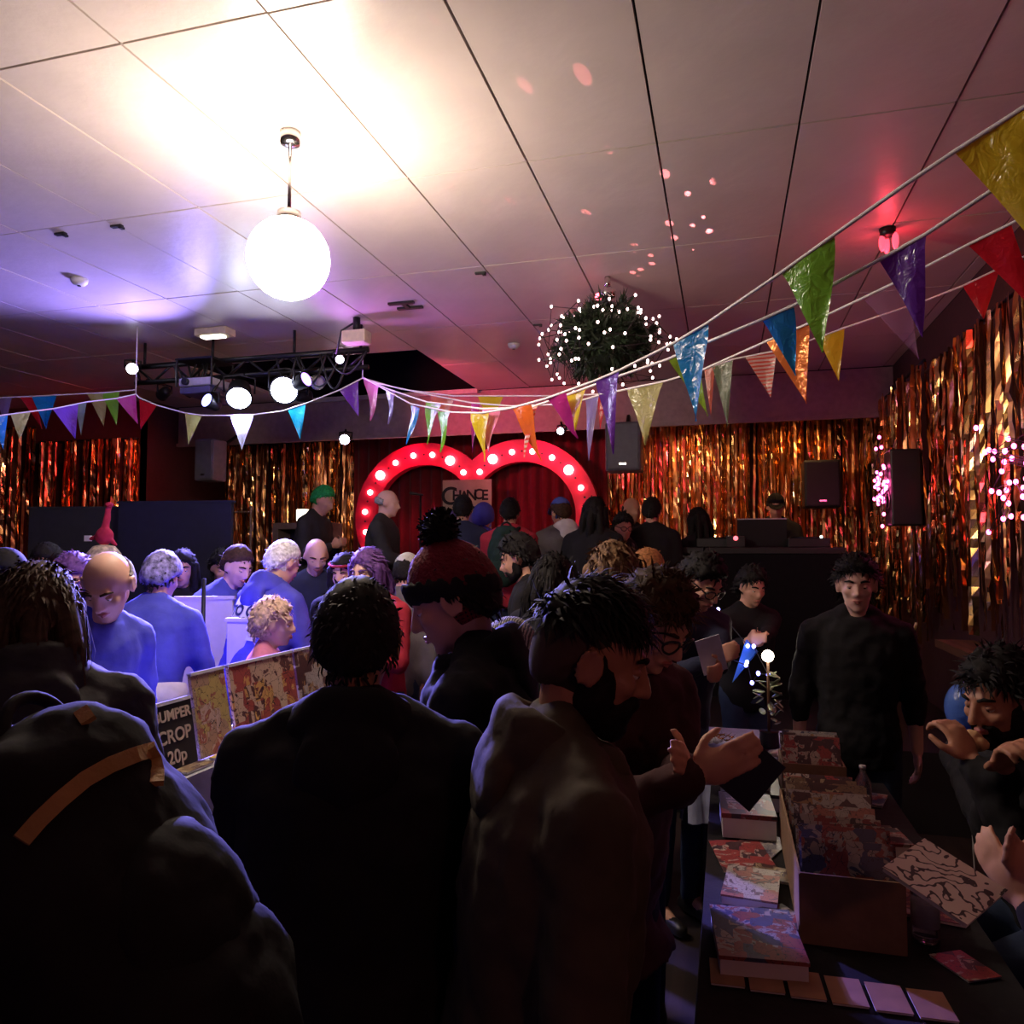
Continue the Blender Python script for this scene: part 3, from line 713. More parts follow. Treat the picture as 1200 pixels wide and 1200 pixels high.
bunting('bunting cord nearest, with big yellow, light green and blue pennants', [(425, 442), (481, 473), (530, 483), (565, 484), (600, 478), (640, 467), (698, 446), (726, 434), (790, 402), (830, 378), (915, 320), (978, 275), (1060, 217), (1118, 178), (1222, 112), (1330, 45)], d1,
        [((1118, 178), (1222, 112), (1238, 320), 'yellow'), ((915, 320), (978, 275), (965, 413), 'green'), ((789, 403), (830, 378), (819, 494), 'blue'), ((698, 446), (726, 434), (721, 532), 'purple'),
         ((640, 467), (664, 460), (677, 514), 'magenta'), ((600, 478), (622, 474), (632, 541), 'orange'), ((552, 484), (573, 484), (565, 541), 'yellow'), ((513, 482), (528, 483), (516, 530), 'green'), ((481, 475), (492, 478), (478, 521), 'blue')],
        [(hk, Vector((hk.x, hk.y, CEIL)))])
bunting('bunting cord with large purple and crinkled blue pennants', [(425, 443), (455, 456), (500, 471), (565, 479), (620, 478), (664, 463), (700, 450), (725, 441), (783, 421), (815, 407), (892, 375), (930, 358), (1030, 305), (1086, 274), (1152, 230), (1240, 172), (1330, 118)], d2,
        [((1030, 305), (1086, 274), (1079, 395), 'purple'), ((892, 375), (930, 358), (933, 440), 'foilblue'), ((783, 421), (815, 407), (832, 487), 'lime'), ((664, 463), (687, 456), (676, 505), 'yellow'), ((618, 478), (630, 476), (614, 537), 'stripe'),
         ((565, 479), (586, 479), (570, 530), 'pink'), ((500, 471), (517, 473), (498, 520), 'green'), ((452, 455), (464, 460), (455, 497), 'lavender')])
bunting('bunting cord with shiny red, clear and crinkled orange pennants', [(425, 443), (446, 450), (505, 463), (552, 472), (600, 476), (650, 474), (686, 468), (702, 463), (735, 456), (778, 447), (820, 435), (898, 400), (948, 379), (1010, 350), (1060, 326), (1134, 287), (1185, 262), (1290, 205)], d3,
        [((1134, 287), (1185, 262), (1220, 372), 'red'), ((1010, 350), (1060, 326), (1077, 420), 'clear'), ((898, 400), (948, 379), (947, 473), 'foilorange'), ((735, 456), (778, 447), (758, 522), 'olive'), ((686, 468), (702, 463), (690, 540), 'lavender'),
         ((552, 472), (562, 474), (553, 530), 'magenta'), ((505, 463), (532, 467), (520, 505), 'coral'), ((426, 444), (446, 450), (434, 493), 'pink')])
bunting('thin bunting cord nearest the foil curtains, with striped and small red pennants', [(425, 443), (470, 456), (530, 464), (590, 464), (650, 464), (700, 462), (770, 450), (825, 433), (859, 421), (910, 411), (958, 396), (990, 384), (1085, 352), (1128, 335), (1172, 314), (1280, 262)], d4,
        [((1128, 335), (1172, 314), (1153, 374), 'red'), ((958, 396), (990, 384), (983, 447), 'yellow'), ((873, 418), (910, 411), (904, 467), 'stripe'), ((835, 430), (859, 421), (853, 500), 'dull'), ((825, 433), (838, 429), (833, 487), 'coral'),
         ((700, 462), (712, 460), (703, 505), 'red'), ((560, 464), (590, 464), (576, 500), 'yellow')])
DL = lambda x: 6.2
e2 = P(159, 462, 6.2)
bunting('short bunting cord sagging below the blue stage lamps', [(425, 443), (398, 457), (358, 473), (330, 482), (297, 486), (270, 487), (237, 487), (217, 484), (184, 475), (163, 466), (159, 462)], DL,
        [((398, 458), (420, 447), (420, 488), 'violet'), ((337, 480), (358, 474), (352, 515), 'cyan'), ((270, 487), (297, 486), (284, 528), 'white'), ((217, 484), (237, 487), (221, 521), 'olive'), ((163, 468), (184, 475), (165, 503), 'red')],
        [(e2, Vector((e2.x, e2.y, CEIL)))])
DL2 = lambda x: 6.2 - (159 - x) * .004
bunting('lower bunting cord running left past magenta and violet pennants', [(159, 462), (136, 467), (102, 471), (62, 479), (30, 483), (0, 487), (-60, 494)], DL2,
        [((136, 467), (159, 462), (162, 497), 'magenta'), ((88, 473), (102, 470), (95, 511), 'grey'), ((62, 480), (92, 473), (88, 515), 'violet'), ((12, 485), (36, 482), (23, 516), 'olive'), ((-14, 489), (9, 487), (4, 527), 'blue')])
DL3 = lambda x: 6.3
bunting('upper bunting cord running left past bright blue and green pennants', [(159, 457), (125, 460), (66, 463), (30, 465), (0, 466), (-60, 468)], DL3,
        [((118, 461), (140, 459), (136, 498), 'green'), ((102, 462), (125, 460), (122, 500), 'olive'), ((37, 464), (66, 463), (55, 503), 'blue'), ((24, 466), (42, 464), (50, 503), 'red'), ((-4, 467), (14, 466), (6, 500), 'lavender')])
# ------------------------------------------------------------------ people
def cloth(name, col, **k):
    a = dict(rough=.85, var=.18, nscale=10, bump=.35, bscale=9, spec=.25); a.update(k); return mat(name, col, **a)
SK = mat('skin_fair', (.62, .33, .23), .5, var=.08, nscale=12, spec=.35)
SK2 = mat('skin_tan', (.44, .21, .13), .5, var=.08, nscale=12, spec=.35)
SK3 = mat('skin_pale', (.70, .42, .33), .5, var=.06, nscale=12, spec=.35)
H_black = mat('hair_black', (.010, .008, .008), .7, var=.45, nscale=60, spec=.2)
H_brown = mat('hair_brown', (.055, .028, .014), .7, var=.45, nscale=60, spec=.2)
H_light = mat('hair_light_brown', (.16, .085, .04), .7, var=.45, nscale=60, spec=.2)
H_ginger = mat('hair_ginger', (.32, .14, .05), .7, var=.45, nscale=60, spec=.2)
H_white = mat('hair_white', (.75, .72, .70), .7, var=.45, nscale=60, spec=.2)
H_grey = mat('hair_grey', (.30, .29, .30), .7, var=.45, nscale=60, spec=.2)
H_purple = mat('hair_purple', (.12, .05, .20), .7, var=.45, nscale=60, spec=.2)
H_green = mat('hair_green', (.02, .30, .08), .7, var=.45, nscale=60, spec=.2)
H_pinkish = mat('hair_pale_ginger', (.55, .38, .30), .7, var=.45, nscale=60, spec=.2)
M_eye = mat('eye_white', (.7, .68, .66), .2, var=.02); M_iris = mat('iris_dark', (.03, .02, .015), .15)
M_lip = mat('lips', (.42, .13, .11), .45)
C_black = cloth('cloth_black', (.010, .009, .011)); C_char = cloth('cloth_charcoal', (.028, .026, .028)); C_olive = cloth('cloth_olive', (.075, .058, .040))
C_navy = cloth('cloth_navy', (.018, .022, .05)); C_blue = cloth('cloth_royal_blue', (.07, .08, .48)); C_tee = cloth('cloth_blue_tee', (.06, .07, .32)); C_red = cloth('cloth_red', (.38, .025, .045)); C_grey = cloth('cloth_grey', (.12, .11, .11))
C_brown = cloth('cloth_brown', (.06, .038, .028)); C_maroon = cloth('cloth_maroon', (.05, .016, .018)); C_pink = cloth('cloth_pink', (.55, .18, .30)); C_denim = cloth('cloth_denim', (.03, .045, .09)); C_white = cloth('cloth_white', (.62, .60, .56))
C_hood = cloth('cloth_hoodie_blue', (.08, .08, .46)); C_shoe = mat('shoe_leather', (.015, .013, .012), .4)
C_knit = mat('knit_grey', (.30, .28, .26), .9, wave=(40, (.03, .03, .03), 3.0, 'X'), bump=.6, bscale=60)
C_burg = cloth('knit_burgundy', (.16, .010, .022), bump=.7, bscale=70); C_leo = mat('patterned_scarf', (.22, .2, .42), .8, var=.9, nscale=40)

ARM = dict(down=((-.27, .03, .80), (.27, .03, .80)), fwd=((-.15, .40, 1.02), (.15, .40, 1.02)), chest=((-.07, .30, 1.20), (.07, .30, 1.20)), low=((-.17, .28, .92), (.17, .28, .92)),
           book=((-.09, .30, 1.10), (.09, .30, 1.10)), pocket=((-.24, .10, .92), (.24, .10, .92)), right=((-.27, .03, .80), (.12, .36, 1.12)), left=((-.12, .36, 1.12), (.27, .03, .80)), back=((-.26, -.05, .82), (.26, -.05, .82)))
PEOPLE = []
def person(label, px, py, d, face, base=0.0, lean=6, hp=12, hy=0, tilt=0, hair='short', hm=H_black, skin=SK, top=C_black, legs=C_denim, arms='down', sit=False, girth=1.0,
           sleeve='long', hood=None, beard=None, glasses=False, hat=None, near=False, coat=0.0, curl=.5, skirt=None, scale=None, vox=None, collar=True, hs=1.0):
    zt = P(px, py, d).z; tp = P(px, py, d)
    fd = R(face); fw = CFW * math.cos(fd) + CRT * math.sin(fd); rt = Vector((fw.y, -fw.x, 0)); up = Vector((0, 0, 1))
    pel = Vector((0, 0, .95)) if not sit else Vector((0, 0, .53))
    def rotx(a): return Matrix.Rotation(-R(a), 3, 'X')
    RL = rotx(lean)
    def T(v): return pel + RL @ Vector(v)
    nb = T((0, -.005, .53))
    hcn = nb + rotx(lean * .55 + hp * .35) @ Vector((0, .025, .150))
    HM = Matrix.Rotation(-R(hy), 3, 'Z') @ rotx(hp) @ Matrix.Rotation(R(tilt), 3, 'Y')
    topu = (hcn + HM @ Vector((0, -.01, .118))).z
    s = (zt - base) / topu if scale is None else scale
    lt = hcn + HM @ Vector((0, -.01, .118))
    root = tp - (rt * lt.x + fw * lt.y) * s; root.z = base if scale is None else tp.z - lt.z * s
    def Wd(v): v = Vector(v) * s; return root + rt * v.x + fw * v.y + up * v.z
    B3 = Matrix((rt, fw, up)).transposed()
    t = thing('person', label, 'person', root)
    PEOPLE.append((round(s * 1.75, 2), round(root.x, 2), round(root.y, 2), label[:50]))
    hs_ = s * hs
    def Hd(v): return Wd(hcn) + B3 @ (HM @ (Vector(v) * hs_))
    HB = B3 @ HM
    nu, nv = (20, 14) if near else (12, 8)
    vb = vox or (.0065 if near else (.012 if d < 4.6 else .015)); vc = .013 if near else (.02 if d < 4.6 else .026)
    g = girth
    # ---------------- body
    b = MB()
    def headell(c, r): b.ell(Hd(c), tuple(x * hs_ for x in r), HB, nu, nv)
    headell((0, -.012, .028), (.076, .096, .088)); headell((0, .028, -.02), (.062, .066, .088)); headell((0, .038, -.07), (.050, .050, .042))
    headell((0, .074, -.094), (.022, .018, .017)); headell((0, .080, .033), (.048, .014, .012)); headell((.038, .062, -.018), (.024, .024, .022)); headell((-.038, .062, -.018), (.024, .024, .022))
    headell((0, .088, -.056), (.026, .011, .013)); headell((.078, -.006, -.008), (.010, .019, .030)); headell((-.078, -.006, -.008), (.010, .019, .030))
    if near:
        for sx in (-1, 1):
            ep = [Hd((sx * (.086 + .004 * math.sin(a)), -.010 + .021 * math.cos(a), -.006 + .032 * math.sin(a))) for a in [R(-60 + 30 * i) for i in range(11)]]
            for q0, q1 in zip(ep, ep[1:]): b.taper(q0, .0052 * hs_, q1, .0052 * hs_, 6)
    b.taper(Hd((0, .090, .020)), .009 * hs_, Hd((0, .112, -.022)), .0135 * hs_, 10); headell((.011, .098, -.028), (.010, .012, .008)); headell((-.011, .098, -.028), (.010, .012, .008))
    b.taper(Wd(nb - Vector((0, 0, .03))), .056 * s, Hd((0, -.022, -.06)), .051 * s)
    trap = [(T((sx * .02, -.02, .55)), T((sx * .165 * (.5 + .5 * g), -.005, .470))) for sx in (-1, 1)]
    for q0, q1 in trap: b.taper(Wd(q0), .040 * s, Wd(q1), .040 * s)
    RG = [(-.14, .150, .105), (0, .165, .12), (.12, .150, .108), (.27, .165, .118), (.4, .172, .112), (.475, .150, .088), (.535, .065, .06)]
    def torso(mb, infl, lo=-.14, n=16, flare=0.0):
        rings = []
        for (u, hw, hd) in [r for r in RG if r[0] >= lo - 1e-6]:
            if infl and u > .5: hw += .01
            rings.append([Wd(T(((hw * g + infl) * math.copysign(abs(math.cos(a)) ** .8, math.cos(a)), (hd * g + infl) * math.copysign(abs(math.sin(a)) ** .8, math.sin(a)), u))) for a in [2 * math.pi * k / n for k in range(n)]])
        if coat and infl:
            e = [Wd(pel + Vector(((.175 * g + infl + flare) * math.cos(a), (.13 * g + infl + flare) * math.sin(a), -.14 - coat))) for a in [2 * math.pi * k / n for k in range(n)]]
            rings.insert(0, e)
        mb.loft(rings)
    torso(b, -.012)
    hips = [pel + Vector((sx * .088, 0, -.04)) for sx in (-1, 1)]
    if sit: knees = [Vector((sx * .12, .42, .52)) for sx in (-1, 1)]; ank = [Vector((sx * .12, .40, .09)) for sx in (-1, 1)]
    else: knees = [Vector((sx * .10, .025, .50)) for sx in (-1, 1)]; ank = [Vector((sx * .10, -.01, .085)) for sx in (-1, 1)]
    for h, k, a in zip(hips, knees, ank):
        b.taper(Wd(h), .080 * s, Wd(k), .052 * s); b.taper(Wd(k), .052 * s, Wd(a), .036 * s); b.taper(Wd(a), .036 * s, Wd(a + Vector((0, .12, -.05))), .028 * s)
    ar = ARM[arms] if isinstance(arms, str) else arms
    elbows = []; wrists = []; shoulders = []
    for sx, w in zip((-1, 1), ar):
        sh = T((sx * .185 * (.5 + .5 * g), 0, .455))
        if isinstance(w, Vector):                   # a world target
            q = w - root; w = Vector((q.dot(rt), q.dot(fw), q.z)) / s
        else:
            w = Vector(w)
            if sit: w = w + Vector((0, 0, -.42))
        dv = w - sh; L = dv.length; l1, l2 = .285, .255
        if L > l1 + l2 - .003: w = sh + dv.normalized() * (l1 + l2 - .003); dv = w - sh; L = dv.length
        c_ = (l1 * l1 + L * L - l2 * l2) / (2 * l1 * L); h_ = math.sqrt(max(0, 1 - c_ * c_)) * l1
        pole = Vector((sx * .6, -.5, -.8)); dn = dv.normalized(); pole = (pole - dn * pole.dot(dn)).normalized()
        e = sh + dn * c_ * l1 + pole * h_
        elbows.append(e); wrists.append(w); shoulders.append(sh)
        b.taper(Wd(sh), .052 * s, Wd(e), .040 * s); b.taper(Wd(e), .040 * s, Wd(w), .027 * s)
        # hand: palm, four fingers of unequal length, thumb from the side of the palm
        fd_ = (w - e).normalized(); side = Vector((0, 0, 1)) if abs(fd_.z) < .75 else Vector((0, 1, 0))
        th = (side - fd_ * side.dot(fd_)).normalized(); nrm = fd_.cross(th).normalized()
        if nrm.dot(Vector((-sx, 0, 0))) < 0: nrm = -nrm
        pc = w + fd_ * .05
        Mp = Matrix((B3 @ th, B3 @ nrm, B3 @ fd_)).transposed()
        b.ell(Wd(pc), (.042 * s, .018 * s, .052 * s), Mp, 12, 8)
        fr = .0088 if near else .0105
        for i, (off, ln) in enumerate(((.030, .072), (.010, .080), (-.010, .074), (-.029, .058))):
            p0 = w + fd_ * .085 + th * off; dd = fd_; cur = curl * 1.1
            p1 = p0 + (dd * math.cos(cur * .5) + nrm * math.sin(cur * .5)) * ln * .45
            p2 = p1 + (dd * math.cos(cur * 1.3) + nrm * math.sin(cur * 1.3)) * ln * .33
            p3 = p2 + (dd * math.cos(cur * 2.0) + nrm * math.sin(cur * 2.0)) * ln * .25
            b.taper(Wd(w + fd_ * .055 + th * off * .9), fr * 1.05 * s, Wd(p0), fr * s, 8)
            b.taper(Wd(p0), fr * s, Wd(p1), fr * .98 * s, 8); b.taper(Wd(p1), fr * .98 * s, Wd(p2), fr * .9 * s, 8); b.taper(Wd(p2), fr * .9 * s, Wd(p3), fr * .75 * s, 8)
        q0 = w + fd_ * .025 + th * .034; q1 = q0 + fd_ * .03 + th * .026 + nrm * .01; q2 = q1 + fd_ * .032 + th * .006 + nrm * .012
        b.taper(Wd(q0), .013 * s, Wd(q1), .0105 * s, 8); b.taper(Wd(q1), .0105 * s, Wd(q2), .009 * s, 8)
    body = b.build('body', skin, t, remesh=vb, sm=2)
    # ---------------- clothes
    k = MB(); inf = .016 if not coat else .026
    torso(k, inf, lo=(-.14 if not sit else 0), flare=.02)
    for sh, e, w in zip(shoulders, elbows, wrists):
        if sleeve == 'long':
            k.taper(Wd(sh), (.062 + inf * .5) * s, Wd(e), (.050 + inf * .5) * s); k.taper(Wd(e), (.050 + inf * .5) * s, Wd(w - (w - e).normalized() * .02), (.036 + inf * .4) * s)
        elif sleeve == 'rolled':
            k.taper(Wd(sh), (.062 + inf * .5) * s, Wd(e), (.050 + inf * .5) * s); k.taper(Wd(e), (.050 + inf * .5) * s, Wd(e.lerp(w, .45)), .046 * s)
        elif sleeve == 'short': k.taper(Wd(sh), .066 * s, Wd(sh.lerp(e, .6)), .060 * s)
    for q0, q1 in trap: k.taper(Wd(q0), (.046 + inf * .5) * s, Wd(q1), (.050 + inf * .5) * s)
    if collar:
        a = T((0, .0, .525)); n = 14
        for i in range(n):
            aa = 2 * math.pi * i / n; k.ell(Wd(a + RL @ Vector((.068 * math.cos(aa), .066 * math.sin(aa), -.012 * math.sin(aa)))), (.017 * s,) * 3, None, 8, 6)
    if hood:
        a = T((0, -.075, .50))
        hd = MB(); n = 26; rings = []
        for i in range(n + 1):
            v = i / n; aa = math.pi * (-.22 + 1.44 * v); bk_ = max(0, math.sin(aa)); c_, s_ = math.cos(aa), math.sin(aa)
            def hp2(r, z): return Wd(T((r * c_, .012 - r * 1.02 * s_, z)))
            zb = .475 + .02 * bk_; zt = .555 + .050 * bk_
            rings.append([hp2(.082, zb), hp2(.084 + .012 * bk_, zt - .01), hp2(.098 + .020 * bk_, zt), hp2(.116 + .024 * bk_, zt - .014), hp2(.128 + .022 * bk_, zb + .035), hp2(.122 + .02 * bk_, zb - .01)])
        hd.loft(rings)
        hd.ell(Wd(T((0, -.125, .455))), (.10 * s, .034 * s, .085 * s), B3 @ RL, 14, 9)
        hd.build('hood', hood, t, remesh=max(.009, vc * .7), sm=3, disp=(.014 * s, .06))
    jk = k.build('jacket' if sleeve == 'long' else 'shirt', top, t, remesh=vc, sm=4, disp=(.024 * s, .055) if near else (.020 * s, .06))
    lg = MB()
    if skirt:
        n = 18; rings = []
        for u, r in ((.04, .165), (-.08, .20), (-.3, .21), (-.48, .20)):
            rings.append([Wd(pel + Vector((r * g * math.cos(aa), r * .8 * g * math.sin(aa), u))) for aa in [2 * math.pi * q / n for q in range(n)]])
        lg.loft(rings); lg.build('skirt', skirt, t, remesh=vc, sm=3, disp=(.02, .1)); lg = MB()
    for h, kn, a in zip(hips, knees, ank):
        lg.taper(Wd(h + Vector((0, 0, .03))), .098 * s, Wd(kn), .068 * s); lg.taper(Wd(kn), .068 * s, Wd(a + Vector((0, 0, .01))), .052 * s)
    lg.loft([[Wd(pel + Vector((hw * g * math.cos(aa), hd * g * math.sin(aa), u))) for aa in [2 * math.pi * q / 14 for q in range(14)]] for u, hw, hd in ((-.1, .165, .125), (-.02, .18, .135), (.06, .172, .125))])
    lg.build('trousers', legs, t, remesh=max(vc, .018), sm=3, disp=(.015, .1))
    for a in ank:
        sh_ = MB(); sh_.taper(Wd(Vector((a.x, a.y - .04, .045))), .042 * s, Wd(Vector((a.x, a.y + .15, .038))), .036 * s); sh_.ell(Wd(Vector((a.x, a.y, .085))), (.048 * s, .055 * s, .05 * s)); 
        sh_.build('shoe', C_shoe, t, remesh=.018, sm=2)
    # ---------------- hair
    cc = Vector((0, -.014, .006)); cr = Vector((.0765, .0945, .111))
    def cap(thick, hl=(.64, .06, -.76), jitter=.25, crown=0.0, nn=(40, 26), seed=0, side=None):
        vs = []; fs = []; NU, NV = nn
        for j in range(NV + 1):
            th_ = math.pi * j / NV
            for i in range(NU):
                a = 2 * math.pi * i / NU; dv = Vector((math.sin(th_) * math.cos(a), math.sin(th_) * math.sin(a), math.cos(th_)))
                f = dv.y; h = hl[1] + (hl[0] - hl[1]) * max(0, f) ** 1.3 if f > 0 else hl[1] + (hl[2] - hl[1]) * min(1, -f * 1.5)
                h += .09 * noise.noise(dv * 6 + Vector((seed, 0, 0)))
                m_ = min(1, max(0, (dv.z - h) / .22 + .15)); m_ = m_ * m_ * (3 - 2 * m_)
                tk = thick * (1 + jitter * noise.noise(dv * 7 + Vector((seed, seed, 0))) + jitter * .6 * noise.noise(dv * 17)) + crown * max(0, dv.z) ** 2
                if side is not None: tk = tk * (side + (1 - side) * min(1, max(0, (dv.z - .28) / .25)))
                e = tk * m_ - .012 * (1 - m_)
                vs.append(Hd(cc + Vector((dv.x * (cr.x + e), dv.y * (cr.y + e), dv.z * (cr.z + e)))))
        for j in range(NV):
            for i in range(NU):
                a = j * NU + i; b_ = j * NU + (i + 1) % NU; fs.append((a, a + NU, b_ + NU, b_))
        return vs, fs
    sd = px * .37
    def blades(mb, n, ln, hl=(.64, .06, -.76), thick=.012, wild=.35, crown=.0, fwd=0.0, wdt=.0035, zmin=None):
        rr = random.Random(int(px * 7 + py)); kf = 1.0 if near else 1.6
        for i in range(n):
            dv = Vector((rr.gauss(0, 1), rr.gauss(0, 1), rr.gauss(.3, 1))).normalized(); f = dv.y
            h = hl[1] + (hl[0] - hl[1]) * max(0, f) ** 1.3 if f > 0 else hl[1] + (hl[2] - hl[1]) * min(1, -f * 1.5)
            if dv.z < h - .02 or (zmin is not None and dv.z < zmin): continue
            e = thick * .7 + crown * max(0, dv.z) ** 2
            p0 = cc + Vector((dv.x * (cr.x + e), dv.y * (cr.y + e), dv.z * (cr.z + e)))
            flow = Vector((dv.x * .6, -.6 + fwd * 1.6 if dv.z > .4 else -.25, -.9 + .5 * dv.z)); flow = flow - dv * flow.dot(dv) * .8 + Vector((rr.gauss(0, wild), rr.gauss(0, wild), rr.gauss(0, wild)))
            flow = flow.normalized() * ln * rr.uniform(.6, 1.2); sd_ = flow.cross(dv).normalized() * wdt * kf
            q1 = p0 + flow * .55 + dv * ln * .16; q2 = p0 + flow + dv * ln * .05
            mb.add([Hd(p0 - sd_), Hd(p0 + sd_), Hd(q1 + sd_ * .8), Hd(q1 - sd_ * .8), Hd(q2)], [(0, 1, 2, 3), (3, 2, 4)])
    nb_l = 1500 if near else (700 if d < 4.6 else 420)
    hm_ = MB()
    if hair in ('short', 'curly', 'messy'):
        vs, fs = cap({'short': .014, 'curly': .024, 'messy': .026}[hair], jitter={'short': .3, 'curly': .8, 'messy': .7}[hair], crown=.008, seed=sd); hm_.add(vs, fs)
        blades(hm_, nb_l, {'short': .024, 'curly': .034, 'messy': .046}[hair], thick={'short': .014, 'curly': .024, 'messy': .024}[hair], wild={'short': .3, 'curly': .9, 'messy': .5}[hair], fwd=.5 if hair == 'messy' else .2); hm_.build('hair', hm, t, True)
    elif hair == 'quiff':
        vs, fs = cap(.020, hl=(.60, .42, .30), jitter=.25, crown=.016, nn=(64, 40), seed=sd); hm_.add(vs, fs); blades(hm_, 2200, .05, (.62, .44, .34), .020, .25, .016, .75); hm_.build('hair', hm, t, True)
        vs, fs = cap(.004, hl=(.64, .0, -.74), jitter=.1, nn=(64, 40), seed=sd); MB().add(vs, fs).build('shaved_sides', mat('hair_stubble', (.075, .042, .030), .8), t, True)
    elif hair == 'bald':
        vs, fs = cap(.006, hl=(2, .05, -.5), jitter=.2, seed=sd)
        vs2 = []
        for v in vs: vs2.append(v)
        # fringe only: a band round back and sides
        band = MB()
        for i in range(15):
            aa = math.pi * (1.02 + .96 * i / 14); q = Hd((.079 * math.cos(aa), -.012 + .098 * math.sin(aa), .0 + .012 * abs(math.sin(aa)))); band.ell(q, (.010 * hs_, .013 * hs_, .042 * hs_), HB, 10, 7)
        band.build('hair', hm, t, remesh=.009 if d < 3 else .014, sm=2)
    elif hair in ('long', 'bob'):
        vs, fs = cap(.018, hl=(.66, -.35, -.85), jitter=.2, crown=.006, seed=sd); hm_.add(vs, fs)
        ln = .30 if hair == 'long' else .15
        for (x, y, z, ex, ey) in ((-.074, -.02, .02, -.085, .0), (.074, -.02, .02, .085, .0), (-.05, -.075, .03, -.075, -.085), (.05, -.075, .03, .075, -.085), (0, -.09, .03, 0, -.105), (-.078, .012, .03, -.08, .025), (.078, .012, .03, .08, .025)):
            p0 = Hd((x, y, z)); p1 = Hd((ex, ey, -.10)); e_ = p1 + Vector((0, 0, -1)) * (ln - .1) * s + (p1 - p0) * .15
            hm_.taper(p0, .032 * hs_, p1, .028 * hs_); hm_.taper(p1, .028 * hs_, e_, .014 * hs_)
            rr = random.Random(int(x * 1000 + px))
            for i in range(90 if near else 34):
                o_ = Vector((rr.gauss(0, .6), rr.gauss(0, .6), 0)).normalized() * .033 * hs_; w_ = Vector((-o_.y, o_.x, 0)).normalized() * (.003 if near else .005) * hs_; k0 = rr.uniform(0, .6); k1 = min(1.1, k0 + rr.uniform(.4, .7))
                def al(q): return (p0.lerp(p1, q / .4) if q < .4 else p1.lerp(e_, (q - .4) / .6))
                a_, m2, b_ = al(k0) + o_, al((k0 + k1) / 2) + o_ * 1.1 + Vector((rr.gauss(0, .004), rr.gauss(0, .004), 0)), al(k1) + o_ * .8
                hm_.add([a_ - w_, a_ + w_, m2 + w_, m2 - w_, b_], [(0, 1, 2, 3), (3, 2, 4)])
        blades(hm_, nb_l, .05, (.66, -.35, -.85), .018, .18); hm_.build('hair', hm, t, True)
    elif hair == 'bun':
        vs, fs = cap(.014, hl=(.64, -.2, -.8), jitter=.2, seed=sd); hm_.add(vs, fs); hm_.ell(Hd((0, -.12, .06)), (.045 * hs_,) * 3); hm_.build('hair', hm, t, remesh=.012, sm=2)
    if hat:
        kind, m1 = hat[0], hat[1]
        if kind in ('beanie', 'pompom'):
            vs, fs = cap(.020, hl=(.42, .12, -.28), jitter=.10, crown=.014, nn=(48, 30), seed=sd); h_o = MB().add(vs, fs).build('hat', m1, t, True)
            rim = MB()
            for i in range(24):
                aa = 2 * math.pi * i / 24; rim.ell(Hd((.088 * math.cos(aa), -.013 + .106 * math.sin(aa), .030 + .030 * math.sin(aa))), (.013 * hs_, .013 * hs_, .036 * hs_), HB, 10, 7)
            rim.build('hat_brim', hat[2] if len(hat) > 2 else m1, h_o, remesh=.010, sm=3)
            if kind == 'pompom':
                pm = MB(); rr = random.Random(5); pc_ = Hd((0, -.045, .168))
                for i in range(420):
                    v = Vector((rr.gauss(0, 1), rr.gauss(0, 1), rr.gauss(0, 1))).normalized(); e_ = pc_ + v * .056 * hs_ * rr.uniform(.85, 1.08); s2 = v.cross(Vector((rr.random(), rr.random(), 1))).normalized() * .007
                    pm.add([pc_ + v * .015 - s2, pc_ + v * .015 + s2, e_ + s2 * .6, e_ - s2 * .6], [(0, 1, 2, 3)])
                pm.ell(pc_, (.045 * hs_,) * 3); pm.build('pompom', hat[3], h_o)
        elif kind == 'cap':
            vs, fs = cap(.018, hl=(.52, .36, .20), jitter=.02, crown=.006, nn=(40, 26)); h_o = MB().add(vs, fs).build('hat', m1, t, True)
            pk = MB(); rings = []
            arc = [math.pi * (.14 + .72 * i / 10) for i in range(11)]
            pk.prism([Hd((.092 * math.cos(a), -.012 + .11 * math.sin(a), .062)) for a in arc] + [Hd((.075 * math.cos(a), .02 + .165 * math.sin(a), .050)) for a in reversed(arc)], HB @ Vector((0, 0, .006)))
            pk.build('hat_peak', m1, h_o)
        elif kind == 'hood':
            vs, fs = cap(.034, hl=(.55, -.6, -1.2), jitter=.1, crown=.012); MB().add(vs, fs).build('hood_up', m1, t, True)
        elif kind == 'scarf':
            vs, fs = cap(.022, hl=(.60, -.1, -.7), jitter=.4, crown=.01); MB().add(vs, fs).build('head_scarf', m1, t, True)
        elif kind == 'band':
            bd = MB()
            for i in range(20):
                aa = 2 * math.pi * i / 20; bd.ell(Hd((.090 * math.cos(aa), -.012 + .108 * math.sin(aa), .075)), (.016 * hs_, .016 * hs_, .014 * hs_), HB, 8, 6)
            bd.build('headband', m1, t, remesh=.012, sm=1)
    if beard:
        bd = MB(); thk = beard[1]
        for (x, y, z, rx, ry, rz) in ((0, .040, -.078, .056, .056, .040), (-.052, .018, -.045, .022, .030, .050), (.052, .018, -.045, .022, .030, .050), (0, .070, -.098, .034, .026, .022), (-.022, .092, -.043, .018, .010, .006), (.022, .092, -.043, .018, .010, .006),
                                      (-.030, .076, -.062, .012, .016, .024), (.030, .076, -.062, .012, .016, .024), (-.066, .006, -.01, .012, .012, .034), (.066, .006, -.01, .012, .012, .034)):
            bd.ell(Hd((x, y, z)), ((rx + thk) * hs_, (ry + thk) * hs_, (rz + thk) * hs_), HB, 14, 10)
        bd.build('beard', beard[0], t, remesh=.006 if near else .012, sm=2, disp=(.006, .012))
